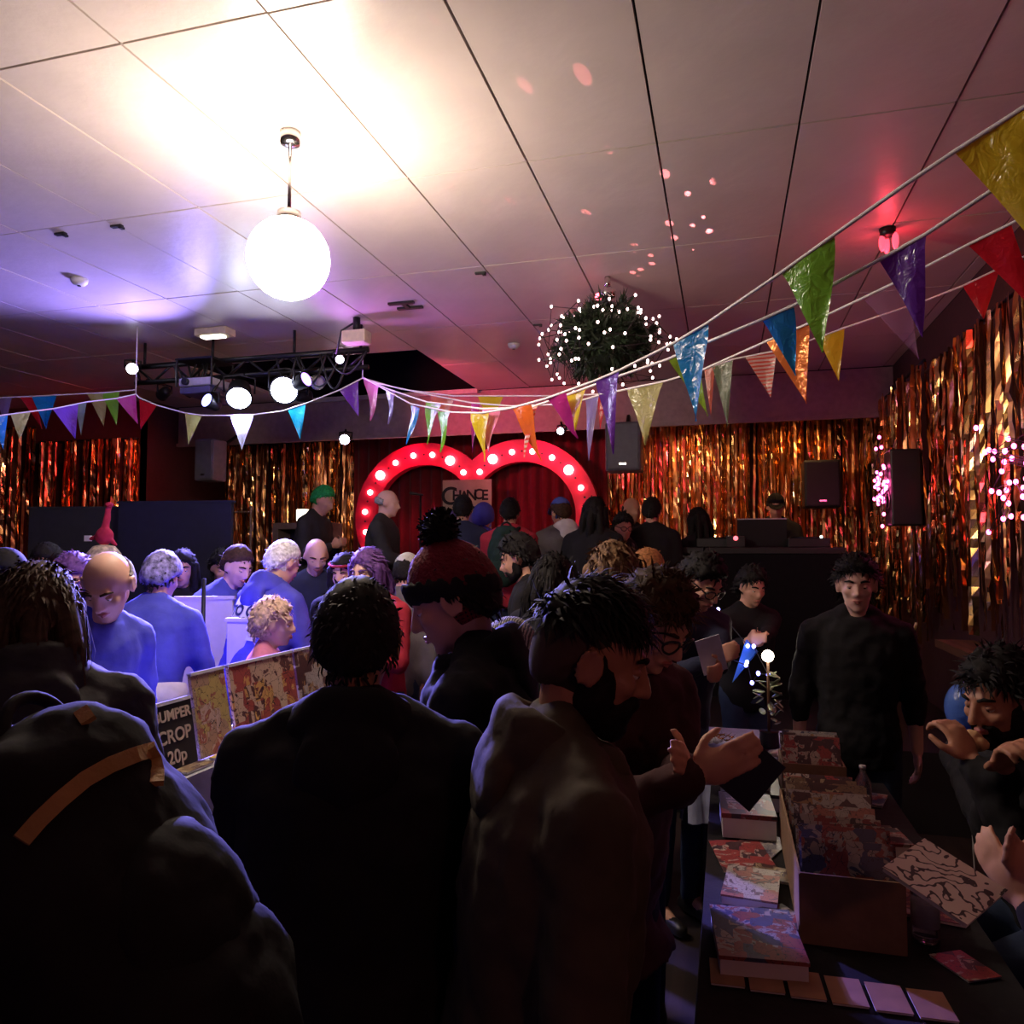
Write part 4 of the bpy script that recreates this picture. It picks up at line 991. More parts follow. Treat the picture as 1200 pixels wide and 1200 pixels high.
    if d < 6.2:
        for sx in (-1, 1):
            ey = MB().ell(Hd((sx * .031, .0735, .006)), (.0122 * hs_,) * 3, HB, 12, 8).build('eye', M_eye, t, True)
            MB().ell(Hd((sx * .031, .0825, .005)), (.0060 * hs_, .0040 * hs_, .0060 * hs_), HB, 10, 6).build('iris', M_iris, ey, True)
            eb = MB()
            eb.tube([Hd((sx * .014, .092, .030)), Hd((sx * .032, .089, .036)), Hd((sx * .052, .072, .030))], [.0045 * hs_, .0055 * hs_, .003 * hs_], 8); eb.build('eyebrow', hm if hair != 'bald' else H_brown, t, True)
            lid = MB(); lid.ell(Hd((sx * .031, .0742, .0095)), (.0138 * hs_, .0132 * hs_, .0095 * hs_), HB, 12, 8); lid.build('eyelid', skin, t, True)
        mo = MB(); mo.tube([Hd((-.024, .083, -.056)), Hd((-.010, .0975, -.053)), Hd((0, .099, -.0545)), Hd((.010, .0975, -.053)), Hd((.024, .083, -.056))], [.002 * hs_, .0055 * hs_, .005 * hs_, .0055 * hs_, .002 * hs_], 8)
        mo.tube([Hd((-.020, .084, -.060)), Hd((0, .098, -.063)), Hd((.020, .084, -.060))], [.002 * hs_, .0065 * hs_, .002 * hs_], 8); mo.build('lips', M_lip, t, True)
    if glasses:
        gl = MB()
        for sx in (-1, 1):
            c0 = Vector((sx * .032, .104, .006)); pts = [Hd(c0 + Vector((.027 * math.cos(a) * (1 if abs(math.cos(a)) < .8 else .95), -.012 * abs(math.cos(a)) * (1 if math.cos(a) * sx > 0 else 0), .020 * math.sin(a)))) for a in [2 * math.pi * i / 20 for i in range(21)]]
            gl.tube(pts, .0032 * hs_, 6); gl.tube([Hd((sx * .059, .094, .012)), Hd((sx * .082, -.005, .016)), Hd((sx * .080, -.03, .0))], .003 * hs_, 6)
        gl.tube([Hd((-.008, .106, .010)), Hd((.008, .106, .010))], .003 * hs_, 6); gl.build('glasses', M_black, t, True)
    return dict(t=t, Wd=Wd, Hd=Hd, T=T, root=root, fw=fw, rt=rt, s=s, wrists=[Wd(w) for w in wrists], B3=B3, RL=RL, elbows=elbows, jacket=jk, pel=pel, sh=shoulders, HB=HB, hs=hs_)

def backpack(p, m, strap, label_parts=True):
    T, Wd, s, t = p['T'], p['Wd'], p['s'], p['t']
    mb = MB(); RB = p['B3'] @ p['RL']
    mb.ell(Wd(T((0, -.20, .30))), (.15 * s, .10 * s, .21 * s), RB, 16, 12); mb.ell(Wd(T((0, -.24, .16))), (.14 * s, .09 * s, .14 * s), RB, 14, 10); mb.ell(Wd(T((0, -.19, .45))), (.12 * s, .09 * s, .09 * s), RB, 14, 10)
    bpk = mb.build('backpack', m, t, remesh=.012, sm=4, disp=(.03, .08)); p['bag'] = bpk
    pk_ = MB(); pk_.ell(Wd(T((0, -.275, .26))), (.10 * s, .045 * s, .11 * s), RB, 14, 10); pk_.build('front_pocket', m, bpk, remesh=.010, sm=3, disp=(.015, .05))
    MB().tube([Wd(T((.045 * math.cos(a), -.18, .515 + .05 * math.sin(a)))) for a in [math.pi * i / 12 for i in range(13)]], .008 * s, 8).build('carry_loop', strap, bpk, True)
    for sx in (-1, 1):
        key = [T((sx * .07, -.15, .48)), T((sx * .09, -.06, .535)), T((sx * .10, .05, .525)), T((sx * .11, .130, .42)), T((sx * .12, .14, .27)), T((sx * .15, .06, .14)), T((sx * .12, -.12, .1))]; pts = []
        for i in range(len(key) - 1):
            a_, b_, c_, d_ = key[max(0, i - 1)], key[i], key[i + 1], key[min(len(key) - 1, i + 2)]
            for j in range(5):
                u = j / 5; pts.append(.5 * (2 * b_ + (c_ - a_) * u + (2 * a_ - 5 * b_ + 4 * c_ - d_) * u * u + (3 * b_ - a_ - 3 * c_ + d_) * u ** 3))
        pts.append(key[-1])
        MB().tube([Wd(q) for q in pts], .016 * s, 8).build('backpack_strap', strap, bpk, True)

# ---- near people
p = person('person in black jacket with black backpack bending toward left by comics table', -165, 690, 1.0, -76, lean=28, hp=25, hair='short', hm=H_brown, top=C_char, legs=C_black, arms='low', near=True, skin=SK2, girth=1.1, coat=.05)
backpack(p, C_black, C_black)
tan = mat('tan_webbing', (.42, .25, .09), .7, bump=.3, bscale=80)
RBq = p['B3'] @ p['RL']
def bpt(x, y, z): return p['Wd'](p['T']((x, y, z)))
mb = MB()
def webbing(pts, w=.017, th=.004):
    rings = []
    for i, q in enumerate(pts):
        dvec = (pts[min(i + 1, len(pts) - 1)] - pts[max(i - 1, 0)]).normalized(); n_ = (CFW * -1); sd_ = dvec.cross(n_).normalized(); n2 = sd_.cross(dvec)
        rings.append([q + sd_ * w + n2 * th, q - sd_ * w + n2 * th, q - sd_ * w - n2 * th, q + sd_ * w - n2 * th])
    return MB().loft(rings)
p_back = p
p = person('person with long dark hair and black hooded jacket behind the backpack wearer', 44, 671, 1.9, -30, lean=16, hp=26, hair='long', hm=H_brown, top=C_char, hood=C_char, arms='fwd', near=True, coat=.05)
p = person('person with short black hair in big dark coat seen from behind', 420, 688, 1.55, -6, lean=8, hp=14, hair='short', hm=H_black, top=C_black, legs=C_black, arms='low', near=True, girth=1.12, coat=.2, hood=C_black, skin=SK2)
p = person('person in burgundy and black pompom hat and black coat, turned left', 512, 654, 2.02, -84, lean=8, hp=26, hair='short', hm=H_black, top=C_black, arms='fwd', near=True, hat=('pompom', C_burg, C_black, C_black), coat=.2, girth=1.15, skin=SK, hs=1.08, hood=C_black)
p = person('bearded man with shaved sides and dark quiff in olive hooded parka, looking right', 712, 699, 1.34, 80, lean=7, hp=20, hy=10, hair='quiff', hm=H_black, skin=SK2, top=C_olive, legs=C_black, arms='down', near=True, beard=(H_black, .006), hood=C_olive, coat=.2, girth=1.12)
p5 = person('man in black glasses and dark maroon jumper looking down at book', 787, 686, 1.95, 140, lean=12, hp=36, hair='messy', hm=H_brown, skin=SK, top=C_maroon, legs=C_black, coat=.12, near=True, glasses=True, arms=(P(800, 900, 1.75), P(815, 908, 1.66)), curl=.35)
person('person in grey and black cable knit beanie with head down', 608, 738, 2.5, 62, lean=16, hp=30, hair='short', hat=('beanie', C_knit), top=C_black, arms='fwd', near=False, hs=1.05)
peat = person('man with dark hair and stubble eating a snack beside the comics table', 1163, 771, 2.35, -108, lean=16, hp=16, hair='messy', hm=H_black, skin=SK2, top=C_black, near=True, sit=True, beard=(H_black, .0), arms=(P(1140, 893, 2.2), P(1176, 900, 2.12)), curl=.9)
phold = person('seated person holding open white illustrated zine at the table end', 1262, 905, 1.75, -70, lean=14, hp=30, hair='messy', hm=H_brown, top=C_char, near=True, sit=True, arms=(P(1205, 1062, 1.55), P(1206, 1020, 1.60)), curl=.25)
person('young man with black hair in black t-shirt standing behind comics table', 1003, 656, 3.45, 196, lean=2, hp=8, hy=6, hair='messy', hm=H_black, skin=SK3, top=C_black, near=True, arms='back', sleeve='rolled', vox=.009)
# ---- middle of the hall, left
pbald = person('bald man with grey fringe and blue jumper looking down, holding white tissue', 117, 654, 2.75, 118, lean=12, hy=58, hp=40, hair='bald', hm=H_grey, skin=SK3, top=C_blue, arms=((-.06, .2, 1.05), (.20, .17, 1.34)), near=True, vox=.008)
pblue = person('woman in blue jumper and skirt with white sash and patterned head scarf', 194, 652, 4.1, 4, lean=14, hp=20, hair='short', hm=H_black, top=C_blue, legs=C_black, skirt=C_tee, arms='fwd', hat=('scarf', C_leo), girth=1.08)
pw = person('elderly person with short pale ginger hair and pink shawl by display boards', 322, 709, 3.95, 80, lean=8, hp=6, hair='messy', hm=H_pinkish, skin=SK3, top=C_pink, arms='fwd', hs=1.12)
ph = person('white haired man in royal blue hoodie with white print on the back', 340, 638, 4.7, 34, lean=18, hp=28, hair='short', hm=H_white, skin=SK3, top=C_hood, hood=C_hood, arms='fwd', girth=1.1)
person('man in blue t-shirt leaning over table beside the white boards', 284, 643, 5.0, 122, lean=20, hp=26, hair='short', hm=H_brown, skin=SK3, top=C_tee, sleeve='short', arms='low', girth=1.05)
person('balding man in dark blue t-shirt looking down by the wooden cabinet', 372, 633, 5.5, 158, lean=8, hp=30, hair='bald', hm=H_black, skin=SK3, top=C_navy, sleeve='short', arms='low')
person('woman with purple-tinted dark hair and red shawl glancing sideways', 428, 646, 4.3, 205, lean=6, hp=14, hair='bob', hm=H_purple, skin=SK3, top=C_red, arms='chest')
person('person in red headband behind the woman with purple hair', 402, 652, 5.0, 190, lean=6, hp=14, hair='bob', hm=H_black, skin=SK3, top=C_black, hat=('band', C_red))
person('person all in black with reddened face in front of navy partition', 214, 647, 5.35, 165, lean=4, hp=12, hair='bob', hm=H_black, skin=SK, top=C_black, arms='low')
person('person with black hair behind the man leaning in blue t-shirt', 262, 648, 5.7, 150, lean=4, hp=16, hair='messy', hm=H_black, skin=SK, top=C_black)
person('person in dark peaked cap and navy jacket standing at far left', 12, 650, 3.3, 118, lean=10, hp=26, hair='short', hm=H_black, skin=SK, top=C_navy, hat=('cap', C_black), arms='fwd')
person('person with dark hair looking down behind peaked cap wearer', 52, 640, 4.7, 176, lean=4, hp=22, hair='short', hm=H_black, skin=SK, top=C_black)
person('person in purple top standing behind the bald man', 86, 654, 3.95, 150, lean=16, hp=30, hair='bob', hm=H_purple, skin=SK, top=cloth('cloth_purple', (.12, .03, .14)))
# ---- middle of the hall, centre
person('dark haired man in open black jacket and patterned scarf facing left', 600, 632, 4.6, -82, lean=8, hp=22, hair='messy', hm=H_black, skin=SK, top=C_black, arms='chest', beard=(H_black, .0))
person('woman with long black hair turned right before grey coat', 652, 653, 3.85, 48, lean=8, hp=14, hair='long', hm=H_black, skin=SK, top=C_black, arms='fwd')
person('woman with long light brown hair and brown hooded jacket from behind', 716, 642, 3.05, -12, lean=8, hp=12, hair='long', hm=H_light, skin=SK, top=C_brown, hood=C_brown, arms='fwd', hs=1.05)
person('ginger short haired man in brown jacket looking down to right', 766, 649, 4.3, 52, lean=14, hp=34, hair='short', hm=H_ginger, skin=SK, top=C_brown, arms='fwd', near=False)
p36 = person('dark curly haired man in glasses and navy coat reading pale leaflet', 834, 657, 3.5, 150, lean=14, hp=36, hair='curly', hm=H_black, skin=SK, top=C_navy, glasses=True, arms=(P(842, 782, 3.2), P(826, 776, 3.22)), vox=.009)
person('person in grey jacket with pale cap near front of stage', 480, 652, 5.2, 20, lean=14, hp=20, hair='short', hm=H_black, top=C_grey, hat=('cap', C_white))
person('person with black hair in black coat by navy-coated reader', 884, 668, 4.75, 165, lean=6, hp=20, hair='messy', hm=H_black, skin=SK, top=C_black, arms=(P(892, 752, 4.35), P(876, 752, 4.35)))
# ---- on the stage
person('green lit man in dark jumper reading a sheet at foil curtain', 385, 572, 7.35, 105, base=STAGE, lean=12, hp=30, hair='short', hm=H_green, skin=SK, top=C_char, arms='chest')
person('bald man in long dark coat standing inside the red heart', 456, 574, 6.9, 98, base=STAGE, lean=3, hp=10, hair='bald', hm=H_grey, skin=SK3, top=C_char, coat=.3, arms='right')
person('person in dark flat cap before the lettered banner', 543, 583, 6.75, 4, base=STAGE, lean=8, hp=12, hair='short', top=C_navy, hat=('cap', C_black))
person('person in blue hooded top bending in front of banner edge', 568, 594, 7.6, 20, base=STAGE, lean=14, hp=20, hair='short', hm=H_black, top=C_hood, hat=('hood', C_hood))
pr = person('person in red jacket with dark green rucksack seen from behind', 598, 586, 6.4, 8, base=STAGE, lean=8, hp=14, hair='short', hm=H_black, top=C_red, arms='fwd')
backpack(pr, cloth('cloth_dark_green', (.012, .03, .026)), C_black)
person('person in blue cap and grey coat with pale hood down', 655, 586, 6.5, -22, base=STAGE, lean=12, hp=18, hair='short', hm=H_brown, top=C_grey, hood=C_white, hat=('cap', cloth('cloth_cap_blue', (.08, .12, .42))), coat=.2, girth=1.15, arms='fwd')
person('person with long black hair standing at right edge of heart', 697, 585, 6.0, 24, base=STAGE, lean=4, hp=8, hair='long', hm=H_black, top=C_black, coat=.3, girth=1.05)
person('person in glasses and pale collar facing out from foil curtain', 731, 604, 6.6, 168, base=STAGE, lean=20, hp=10, hair='messy', hm=H_black, skin=SK, top=C_char, glasses=True, hood=C_grey)
person('tall person with shaved head in black before gold foil curtain', 741, 583, 7.2, 160, base=STAGE, lean=2, hp=10, hair='bald', hm=H_black, skin=SK2, top=C_black)
person('person in black with short dark hair beside shaved-headed person', 764, 585, 6.8, 20, base=STAGE, lean=2, hp=10, hair='short', hm=H_black, top=C_black, girth=1.1)
person('woman with long dark hair silhouetted against gold foil curtain', 816, 597, 7.1, -30, base=STAGE, lean=2, hp=10, hair='long', hm=H_black, top=C_black)
person('disc jockey in dark cap behind the black desk', 909, 581, 8.0, 196, base=STAGE, lean=10, hp=26, hair='short', hm=H_black, skin=SK, top=C_black, hat=('cap', C_black), arms='fwd')
for q in PEOPLE: print('PERSON', q)
# ------------------------------------------------------------------ things on people
# print on the hoodie
Wd, T, t = ph['Wd'], ph['T'], ph['t']
xr = ph['rt']; upd = (Wd(T((0, -.2, .4))) - Wd(T((0, -.2, .1)))).normalized(); bk = -(xr.cross(upd)).normalized()
def hp_(x, z): return Wd(T((x, -.178, z)))
prt = mat('white_print', (.78, .78, .74), .7, var=.05)
bkn = (upd.cross(xr)).normalized() * -1
# ------------------------------------------------------------------ tables
def table(name, label, c, w, l, h, m, rot=0.0, cloth_m=None, grp=None):
    t = thing(name, label, 'table', (c[0], c[1], 0), grp); Mr = Matrix.Rotation(rot, 3, 'Z'); c3 = Vector((c[0], c[1], 0))
    MB().box(c3 + Vector((0, 0, h - .02)), (w, l, .04), Mr).build('tabletop', m, t, bevel=.006)
    for sx in (-1, 1):
        for sy in (-1, 1):
            p0 = c3 + Mr @ Vector((sx * (w / 2 - .06), sy * (l / 2 - .08), 0)); MB().tube([p0, p0 + Vector((0, 0, h - .04))], .018, 8).build('leg', M_blackmetal, t, True)
    if cloth_m:
        cl = thing('tablecloth', cloth_m[1], 'tablecloth', (c[0], c[1], h)); e = .012
        MB().box(c3 + Vector((0, 0, h + .004)), (w + 2 * e, l + 2 * e, .006), Mr).build('cloth_top', cloth_m[0], cl)
        for sx, sy, ww, ll in ((1, 0, .01, l), (-1, 0, .01, l), (0, 1, w, .01), (0, -1, w, .01)):
            n = 24; dr = cloth_m[2]; pts0 = []; pts1 = []
            for i in range(n + 1):
                u = i / n - .5; wv = .018 * math.sin(i * 1.3)
                if sx: a = Vector((sx * (w / 2 + e), u * (l + 2 * e), 0)); b_ = Vector((sx * (w / 2 + e + .025 + wv), u * (l + 2 * e), 0))
                else: a = Vector((u * (w + 2 * e), sy * (l / 2 + e), 0)); b_ = Vector((u * (w + 2 * e), sy * (l / 2 + e + .025 + wv), 0))
                pts0.append(c3 + Mr @ a + Vector((0, 0, h + .005))); pts1.append(c3 + Mr @ b_ + Vector((0, 0, h - dr)))
            MB().add(pts0 + pts1, [(i, i + 1, n + 2 + i, n + 1 + i) for i in range(n)]).build('cloth_drop', cloth_m[0], cl, True)
    return t
C_tcl = cloth('tablecloth_black', (.014, .012, .014))
TB = .76
table('trestle_table', 'long table of comics under a black cloth beside the foil wall', (.28, 2.62), .68, 1.94, TB, M_wood, 0, (C_tcl, 'black cloth hanging over the long comics table', .5))
Z = TB + .009
PAL = [ink('cover_%d' % i, tuple(x * .7 for x in b), [tuple(x * .7 for x in c_) for c_ in cs], sc * 2.6, .47) for i, (b, cs, sc) in enumerate((((.5, .08, .08), [(.7, .6, .5), (.1, .05, .06)], 16), ((.08, .10, .2), [(.5, .45, .4), (.4, .1, .08)], 14), ((.55, .5, .45), [(.15, .1, .1), (.5, .2, .15)], 18),
      ((.12, .06, .06), [(.5, .3, .15), (.6, .55, .5)], 15), ((.3, .2, .12), [(.6, .5, .3), (.1, .05, .05)], 17), ((.4, .4, .42), [(.1, .1, .2), (.6, .55, .5)], 19), ((.05, .04, .05), [(.45, .4, .35), (.3, .05, .05)], 13)))]
def flat_comic(label, x, y, rot, w=.17, l=.26, th=.006, m=None, z=Z, name='comic', grp=None):
    t = thing(name, label, 'comic', (x, y, z), grp); Mr = Matrix.Rotation(rot, 3, 'Z'); c = Vector((x, y, z + th / 2))
    MB().box(c, (w * .97, l * .97, th * .8), Mr).build('pages', M_white, t)
    MB().box(c + Vector((0, 0, th * .42)), (w, l, th * .18), Mr).build('cover', m or PAL[0], t); return t
# box of comics standing upright, faces to the room
ORD = ['foremost', 'second', 'third', 'fourth', 'fifth', 'sixth', 'seventh', 'eighth', 'ninth', 'tenth', 'eleventh', 'twelfth', 'thirteenth', 'fourteenth']
def comic_box(label, x0, x1, y0, y1, h, n, grp, lean=-.30, wm=None):
    t = thing('comic_box', label, 'box', ((x0 + x1) / 2, (y0 + y1) / 2, Z)); m = wm or mat('cardboard', (.22, .13, .075), .8, bump=.1); th = .006
    MB().box(((x0 + x1) / 2, (y0 + y1) / 2, Z + .003), (x1 - x0, y1 - y0, .006)).build('base', m, t)
    for x in (x0, x1): MB().box((x, (y0 + y1) / 2, Z + h * .35), (th, y1 - y0, h * .7)).build('side_panel', m, t)
    MB().box(((x0 + x1) / 2, y0, Z + h * .36), (x1 - x0, th, h * .72)).build('front_panel', m, t)
    MB().box(((x0 + x1) / 2, y1, Z + h * .35), (x1 - x0, th, h * .7)).build('back_panel', m, t)
    rr = random.Random(n)
    for i in range(n):
        y = y0 + .02 + (y1 - y0 - .11) * i / max(1, n - 1); hh = h * rr.uniform(.92, 1.1); w = (x1 - x0) * rr.uniform(.86, .95); Mr = Matrix.Rotation(lean + rr.uniform(-.05, .03), 3, 'X')
        c = Vector(((x0 + x1) / 2 + rr.uniform(-.006, .006), y, Z + .008)); q = thing('comic', grp[0] % ORD[i], 'comic', c, grp[1])
        MB().box(c + Mr @ Vector((0, 0, hh / 2)), (w, .005, hh), Mr).build('pages', M_white, q)
        MB().box(c + Mr @ Vector((0, -.0035, hh / 2)), (w + .004, .0016, hh + .003), Mr).build('cover', PAL[rr.randint(0, 6)], q)
comic_box('long open cardboard box of upright comics nearest the zine reader', .17, .41, 2.10, 2.82, .24, 13, ('upright comic, %s behind the front panel of the long cardboard box', 'comics in the long box'))
comic_box('shorter box of upright comics with red fronts beside the clear bottle', .20, .42, 3.12, 3.34, .25, 6, ('upright comic, %s behind the front panel of the shorter comics box', 'comics in the shorter box'))
flat_comic('red and white comic lying flat by the reader with glasses', .04, 2.62, .2, m=PAL[0]); flat_comic('comic with pale cover lying on red comic pile', .06, 2.36, -.1, .15, .22, .03, PAL[2])
flat_comic('thick dark blue album at the near edge of comics table', .06, 2.02, .1, .20, .26, .05, PAL[1]); flat_comic('grey album lying across the table before the shorter box', .30, 2.97, .05, .24, .17, .03, PAL[5])
flat_comic('pale wide album lying on grey album', .30, 2.975, -.06, .22, .15, .012, PAL[2], Z + .031)
flat_comic('brown zine lying at the wall side edge of comics table', .52, 2.66, .3, .15, .21, .008, PAL[4]); flat_comic('dark zine lying near the small bottle on comics table', .54, 2.40, -.2, .14, .2, .01, PAL[3])
flat_comic('small dark booklet pile beside cardboard box', .06, 2.88, .05, .18, .24, .09, PAL[6]); flat_comic('black flat portfolio on comics table behind the booklet pile', .08, 3.22, .0, .22, .3, .07, mat('black_board', (.02, .02, .026), .35))
flat_comic('silver edged book lying on black portfolio', .07, 3.20, .12, .15, .2, .02, PAL[5], Z + .071)
for i in range(6):
    flat_comic('small rounded tan card, %s of the row counted from the bearded man' % ORD[i], -.01 + i * .085, 1.90 - .003 * i, .05, .075, .11, .006, mat('tan_card', (.38, .19, .11), .7), name='card', grp='row of tan cards')
    o = [q for q in C.objects if q.name.startswith('cover')][-1]
for lab, x, y, r_, w, l, th, k in (('thin grey zine half under the red and white comic', .10, 2.74, -.4, .14, .20, .005, 5), ('dark small booklet beside the thick blue album', .135, 2.20, .6, .10, .14, .012, 6), ('orange-brown minicomic leaning on cardboard box side', .135, 2.50, 1.3, .10, .15, .008, 4),
                                      ('pale pamphlet between booklet pile and black portfolio', .08, 3.04, .2, .13, .18, .006, 2), ('maroon pamphlet on the wall side before the clear bottle', .50, 2.95, .1, .12, .17, .006, 3), ('navy minicomic on the wall side below shorter box', .53, 3.34, -.3, .12, .16, .010, 1),
                                      ('stack of small dark paperbacks on the wall side edge', .50, 2.80, .15, .11, .15, .05, 6), ('tiny red booklet beside the water bottle', .53, 2.08, .5, .09, .12, .006, 0)):
    flat_comic(lab, x, y, r_, w, l, th, PAL[k])
# bottles
def bottle(label, x, y, h, r, m, capm, lab=None):
    t = thing('bottle', label, 'bottle', (x, y, Z))
    MB().lathe((x, y, Z), [(r * .85, 0), (r, .01), (r, h * .55), (r * .95, h * .65), (r * .45, h * .82), (r * .36, h * .9), (r * .36, h * .93)], 20).build('glass_body', m, t, True)
    MB().lathe((x, y, Z + h * .92), [(r * .42, 0), (r * .42, h * .08), (r * .3, h * .085)], 16).build('cap', capm, t, True)
    if lab: MB().lathe((x, y, Z + h * .18), [(r * 1.01, 0), (r * 1.02, .002), (r * 1.02, h * .28), (r * 1.01, h * .282)], 20).build('paper_label', lab, t, True)
M_pet = mat('clear_plastic', (.75, .75, .8), .08, trans=.85, var=.02)
bottle('clear water bottle with pale label and violet cap on comics table', .475, 2.20, .21, .033, M_pet, mat('violet_cap', (.22, .18, .5), .4), mat('pale_label', (.4, .36, .36), .6))
bottle('small clear bottle beside the shorter comics box', .49, 3.2, .17, .03, M_pet, mat('white_cap', (.6, .6, .6), .4))
# scatter at far end of table: glitter decorations, small tree, tins
tx, ty = .20, 4.12
t = thing('tabletop_tree', 'small sparkling table tree with silver leaves and a bright bulb', 'table tree', (tx, ty, Z))
MB().lathe((tx, ty, Z), [(.05, 0), (.045, .07), (.05, .075)], 14).build('pot', M_black, t, True)
MB().tube([(tx, ty, Z + .05), (tx, ty, Z + .42)], .008, 6).build('stem', M_wood, t, True)
rr = random.Random(11); lf = mat('silver_leaf', (.30, .36, .22), .25, metal=.35, var=.4, nscale=30)
for i in range(26):
    a = rr.uniform(0, 6.28); z = rr.uniform(.1, .36); r = .09 * (1.15 - z / .42); c = Vector((tx + r * math.cos(a), ty + r * math.sin(a), Z + z))
    MB().ell(c, (.032, .014, .004), Matrix.Rotation(a, 3, 'Z') @ Matrix.Rotation(rr.uniform(-.7, .7), 3, 'Y') @ Matrix.Rotation(rr.uniform(-.8, .8), 3, 'X')).build('leaf', lf, t, True)
MB().ell((tx, ty, Z + .45), (.03, .03, .03)).build('bulb', glow('tree_bulb', (1, .9, .7), 14), t, True)
light('POINT', 'tree_light', (tx, ty, Z + .52), (1, .85, .65), 1.2, size=.04, parent=t)
fairy('few red and blue lights strung behind table tree', [Vector((tx - .1 + rr.gauss(0, .06), ty + .25 + rr.gauss(0, .05), Z + .38 + rr.gauss(0, .12))) for i in range(9)], M_fb, s=1.2)
table('side_table', 'small table of glittering ornaments beyond the comics table', (.08, 4.12), .5, .8, .751, M_wood, 0, (cloth('tablecloth_pale', (.35, .36, .5)), 'pale cloth on the small table of ornaments', .25))
Z2 = .75
gm = mat('gold_tinsel', (.9, .6, .25), .25, metal=1.0)
mb = MB(); pts = [Vector((.02 + .09 * math.cos(a * 1.0), 3.86 + .05 * math.sin(a), Z + .05 + .05 * abs(math.sin(a * .5)))) for a in [i * .3 for i in range(22)]]
for q in pts:
    for k in range(14):
        v = Vector((rr.gauss(0, 1), rr.gauss(0, 1), rr.gauss(0, 1))).normalized() * .03; s_ = v.cross(Vector((1, .3, .2))).normalized() * .003; mb.add([q - s_, q + s_, q + v], [(0, 1, 2)])
o = mb.build('tinsel_garland', gm); tag(o, 'short loop of gold tinsel lying on the ornament table', 'tinsel'); o['kind'] = 'stuff'
for i, (x, y, m, lab) in enumerate(((.14, 3.86, 'green', 'little green glitter ornament before the table tree'), (-.08, 4.1, 'silver', 'silver ornament beside gold tinsel loop'), (.24, 3.9, 'white', 'white paper flower ornament by table tree'))):
    t = thing('ornament', lab, 'ornament', (x, y, Z)); mm = mat('orn_' + m, {'green': (.12, .4, .2), 'silver': (.6, .6, .62), 'white': (.7, .66, .66)}[m], .3, metal=.5 if m != 'white' else 0)
    for k in range(7):
        a = k * .9; MB().ell((x + .03 * math.cos(a), y + .03 * math.sin(a), Z + .02), (.03, .012, .014), Matrix.Rotation(a, 3, 'Z')).build('petal', mm, t, True)
    MB().ell((x, y, Z + .03), (.014, .014, .014)).build('centre', mm, t, True)
# blue paper pennants at the table side
bp_ = film('paper_blue', (.10, .35, .85))
a, b, c = P(874, 750, 4.28), P(886, 764, 4.28), P(858, 800, 4.22)
tag(MB().add([a, b, c, a + Vector((.01, .02, 0)), b + Vector((.012, .02, 0)), c + Vector((.005, .02, 0))], [(0, 1, 2), (3, 5, 4), (0, 3, 4, 1), (1, 4, 5, 2), (2, 5, 3, 0)]).build('paper_pennant', bp_), 'pale blue folded paper pennant held by person in black coat', 'pennant')
# leaflet of the navy-coated reader, book of the man with glasses, zine of the seated reader, snack of the eater
def held(name, label, cat, c, w, h, xd, yd, m, th=.006, pages=True):
    xd = Vector(xd).normalized(); yd = Vector(yd); yd = (yd - xd * yd.dot(xd)).normalized(); zd = xd.cross(yd); Mx = Matrix((xd, yd, zd)).transposed()
    t = thing(name, label, cat, c); 
    MB().box(c, (w, h, th), Mx).build('pages', M_white, t); MB().box(Vector(c) + zd * (th / 2 + .0008), (w + .003, h + .003, .0016), Mx).build('cover', m, t); return t, Mx
held('leaflet', 'pale blue leaflet held by the navy-coated reader', 'leaflet', p36['wrists'][0] * .5 + p36['wrists'][1] * .5 + Vector((0, -.07, .05)), .10, .15, CRT + Vector((0, 0, .3)), Vector((0, 0, 1)) - CFW * .2, mat('leaflet_paper', (.5, .55, .75), .5))
held('book', 'dark blue book held open by the man with glasses', 'book', P(876, 905, 1.66), .10, .12, CRT * .7 + Vector((0, 0, -.6)), Vector((0, 0, .7)) + CRT * .6, mat('dark_blue_board', (.015, .018, .04), .4), .02)
zin = doodle('zine_lineart', (.70, .60, .52), (.05, .04, .04))
c = P(1106, 1032, 1.50); held('zine', 'white square zine of black line drawings held over comics table', 'zine', c, .16, .16, CRT * .72 + CFW * .5 + Vector((0, 0, .12)), CFW * .72 - CRT * .62 + Vector((0, 0, .32)), zin, .008)
mth = peat['Hd']((0, .135, -.062)); t = thing('snack', 'pale bitten snack held at mouth of seated man', 'food', mth)
MB().ell(mth, (.035, .03, .025)).ell(mth + Vector((.02, -.01, -.015)), (.03, .026, .022)).build('bun', mat('bread', (.7, .42, .22), .8), t, remesh=.006, disp=(.008, .02))
bal = P(1134, 830, 2.75); t = thing('balloon', 'small blue balloon behind the eating man', 'balloon', bal); MB().ell(bal, (.075, .075, .095), nu=20, nv=14).build('skin', film('balloon_blue', (.12, .25, .75)), t, True); MB().tube([bal + Vector((0, 0, -.09)), Vector((bal.x, bal.y, .9)), Vector((bal.x + .02, bal.y, .01))], .0025, 6).build('ribbon', M_cord, t)
cc_ = pbald['wrists'][1] + (pbald['wrists'][1] - pbald['Wd'](pbald['elbows'][1])).normalized() * .10
t = thing('tissue', 'crumpled white tissue held up to bald man face', 'tissue', cc_); MB().ell(cc_, (.055, .03, .05)).ell(cc_ + Vector((.02, -.02, -.05)), (.03, .02, .05)).build('crumple', M_white, t, remesh=.008, disp=(.03, .03))
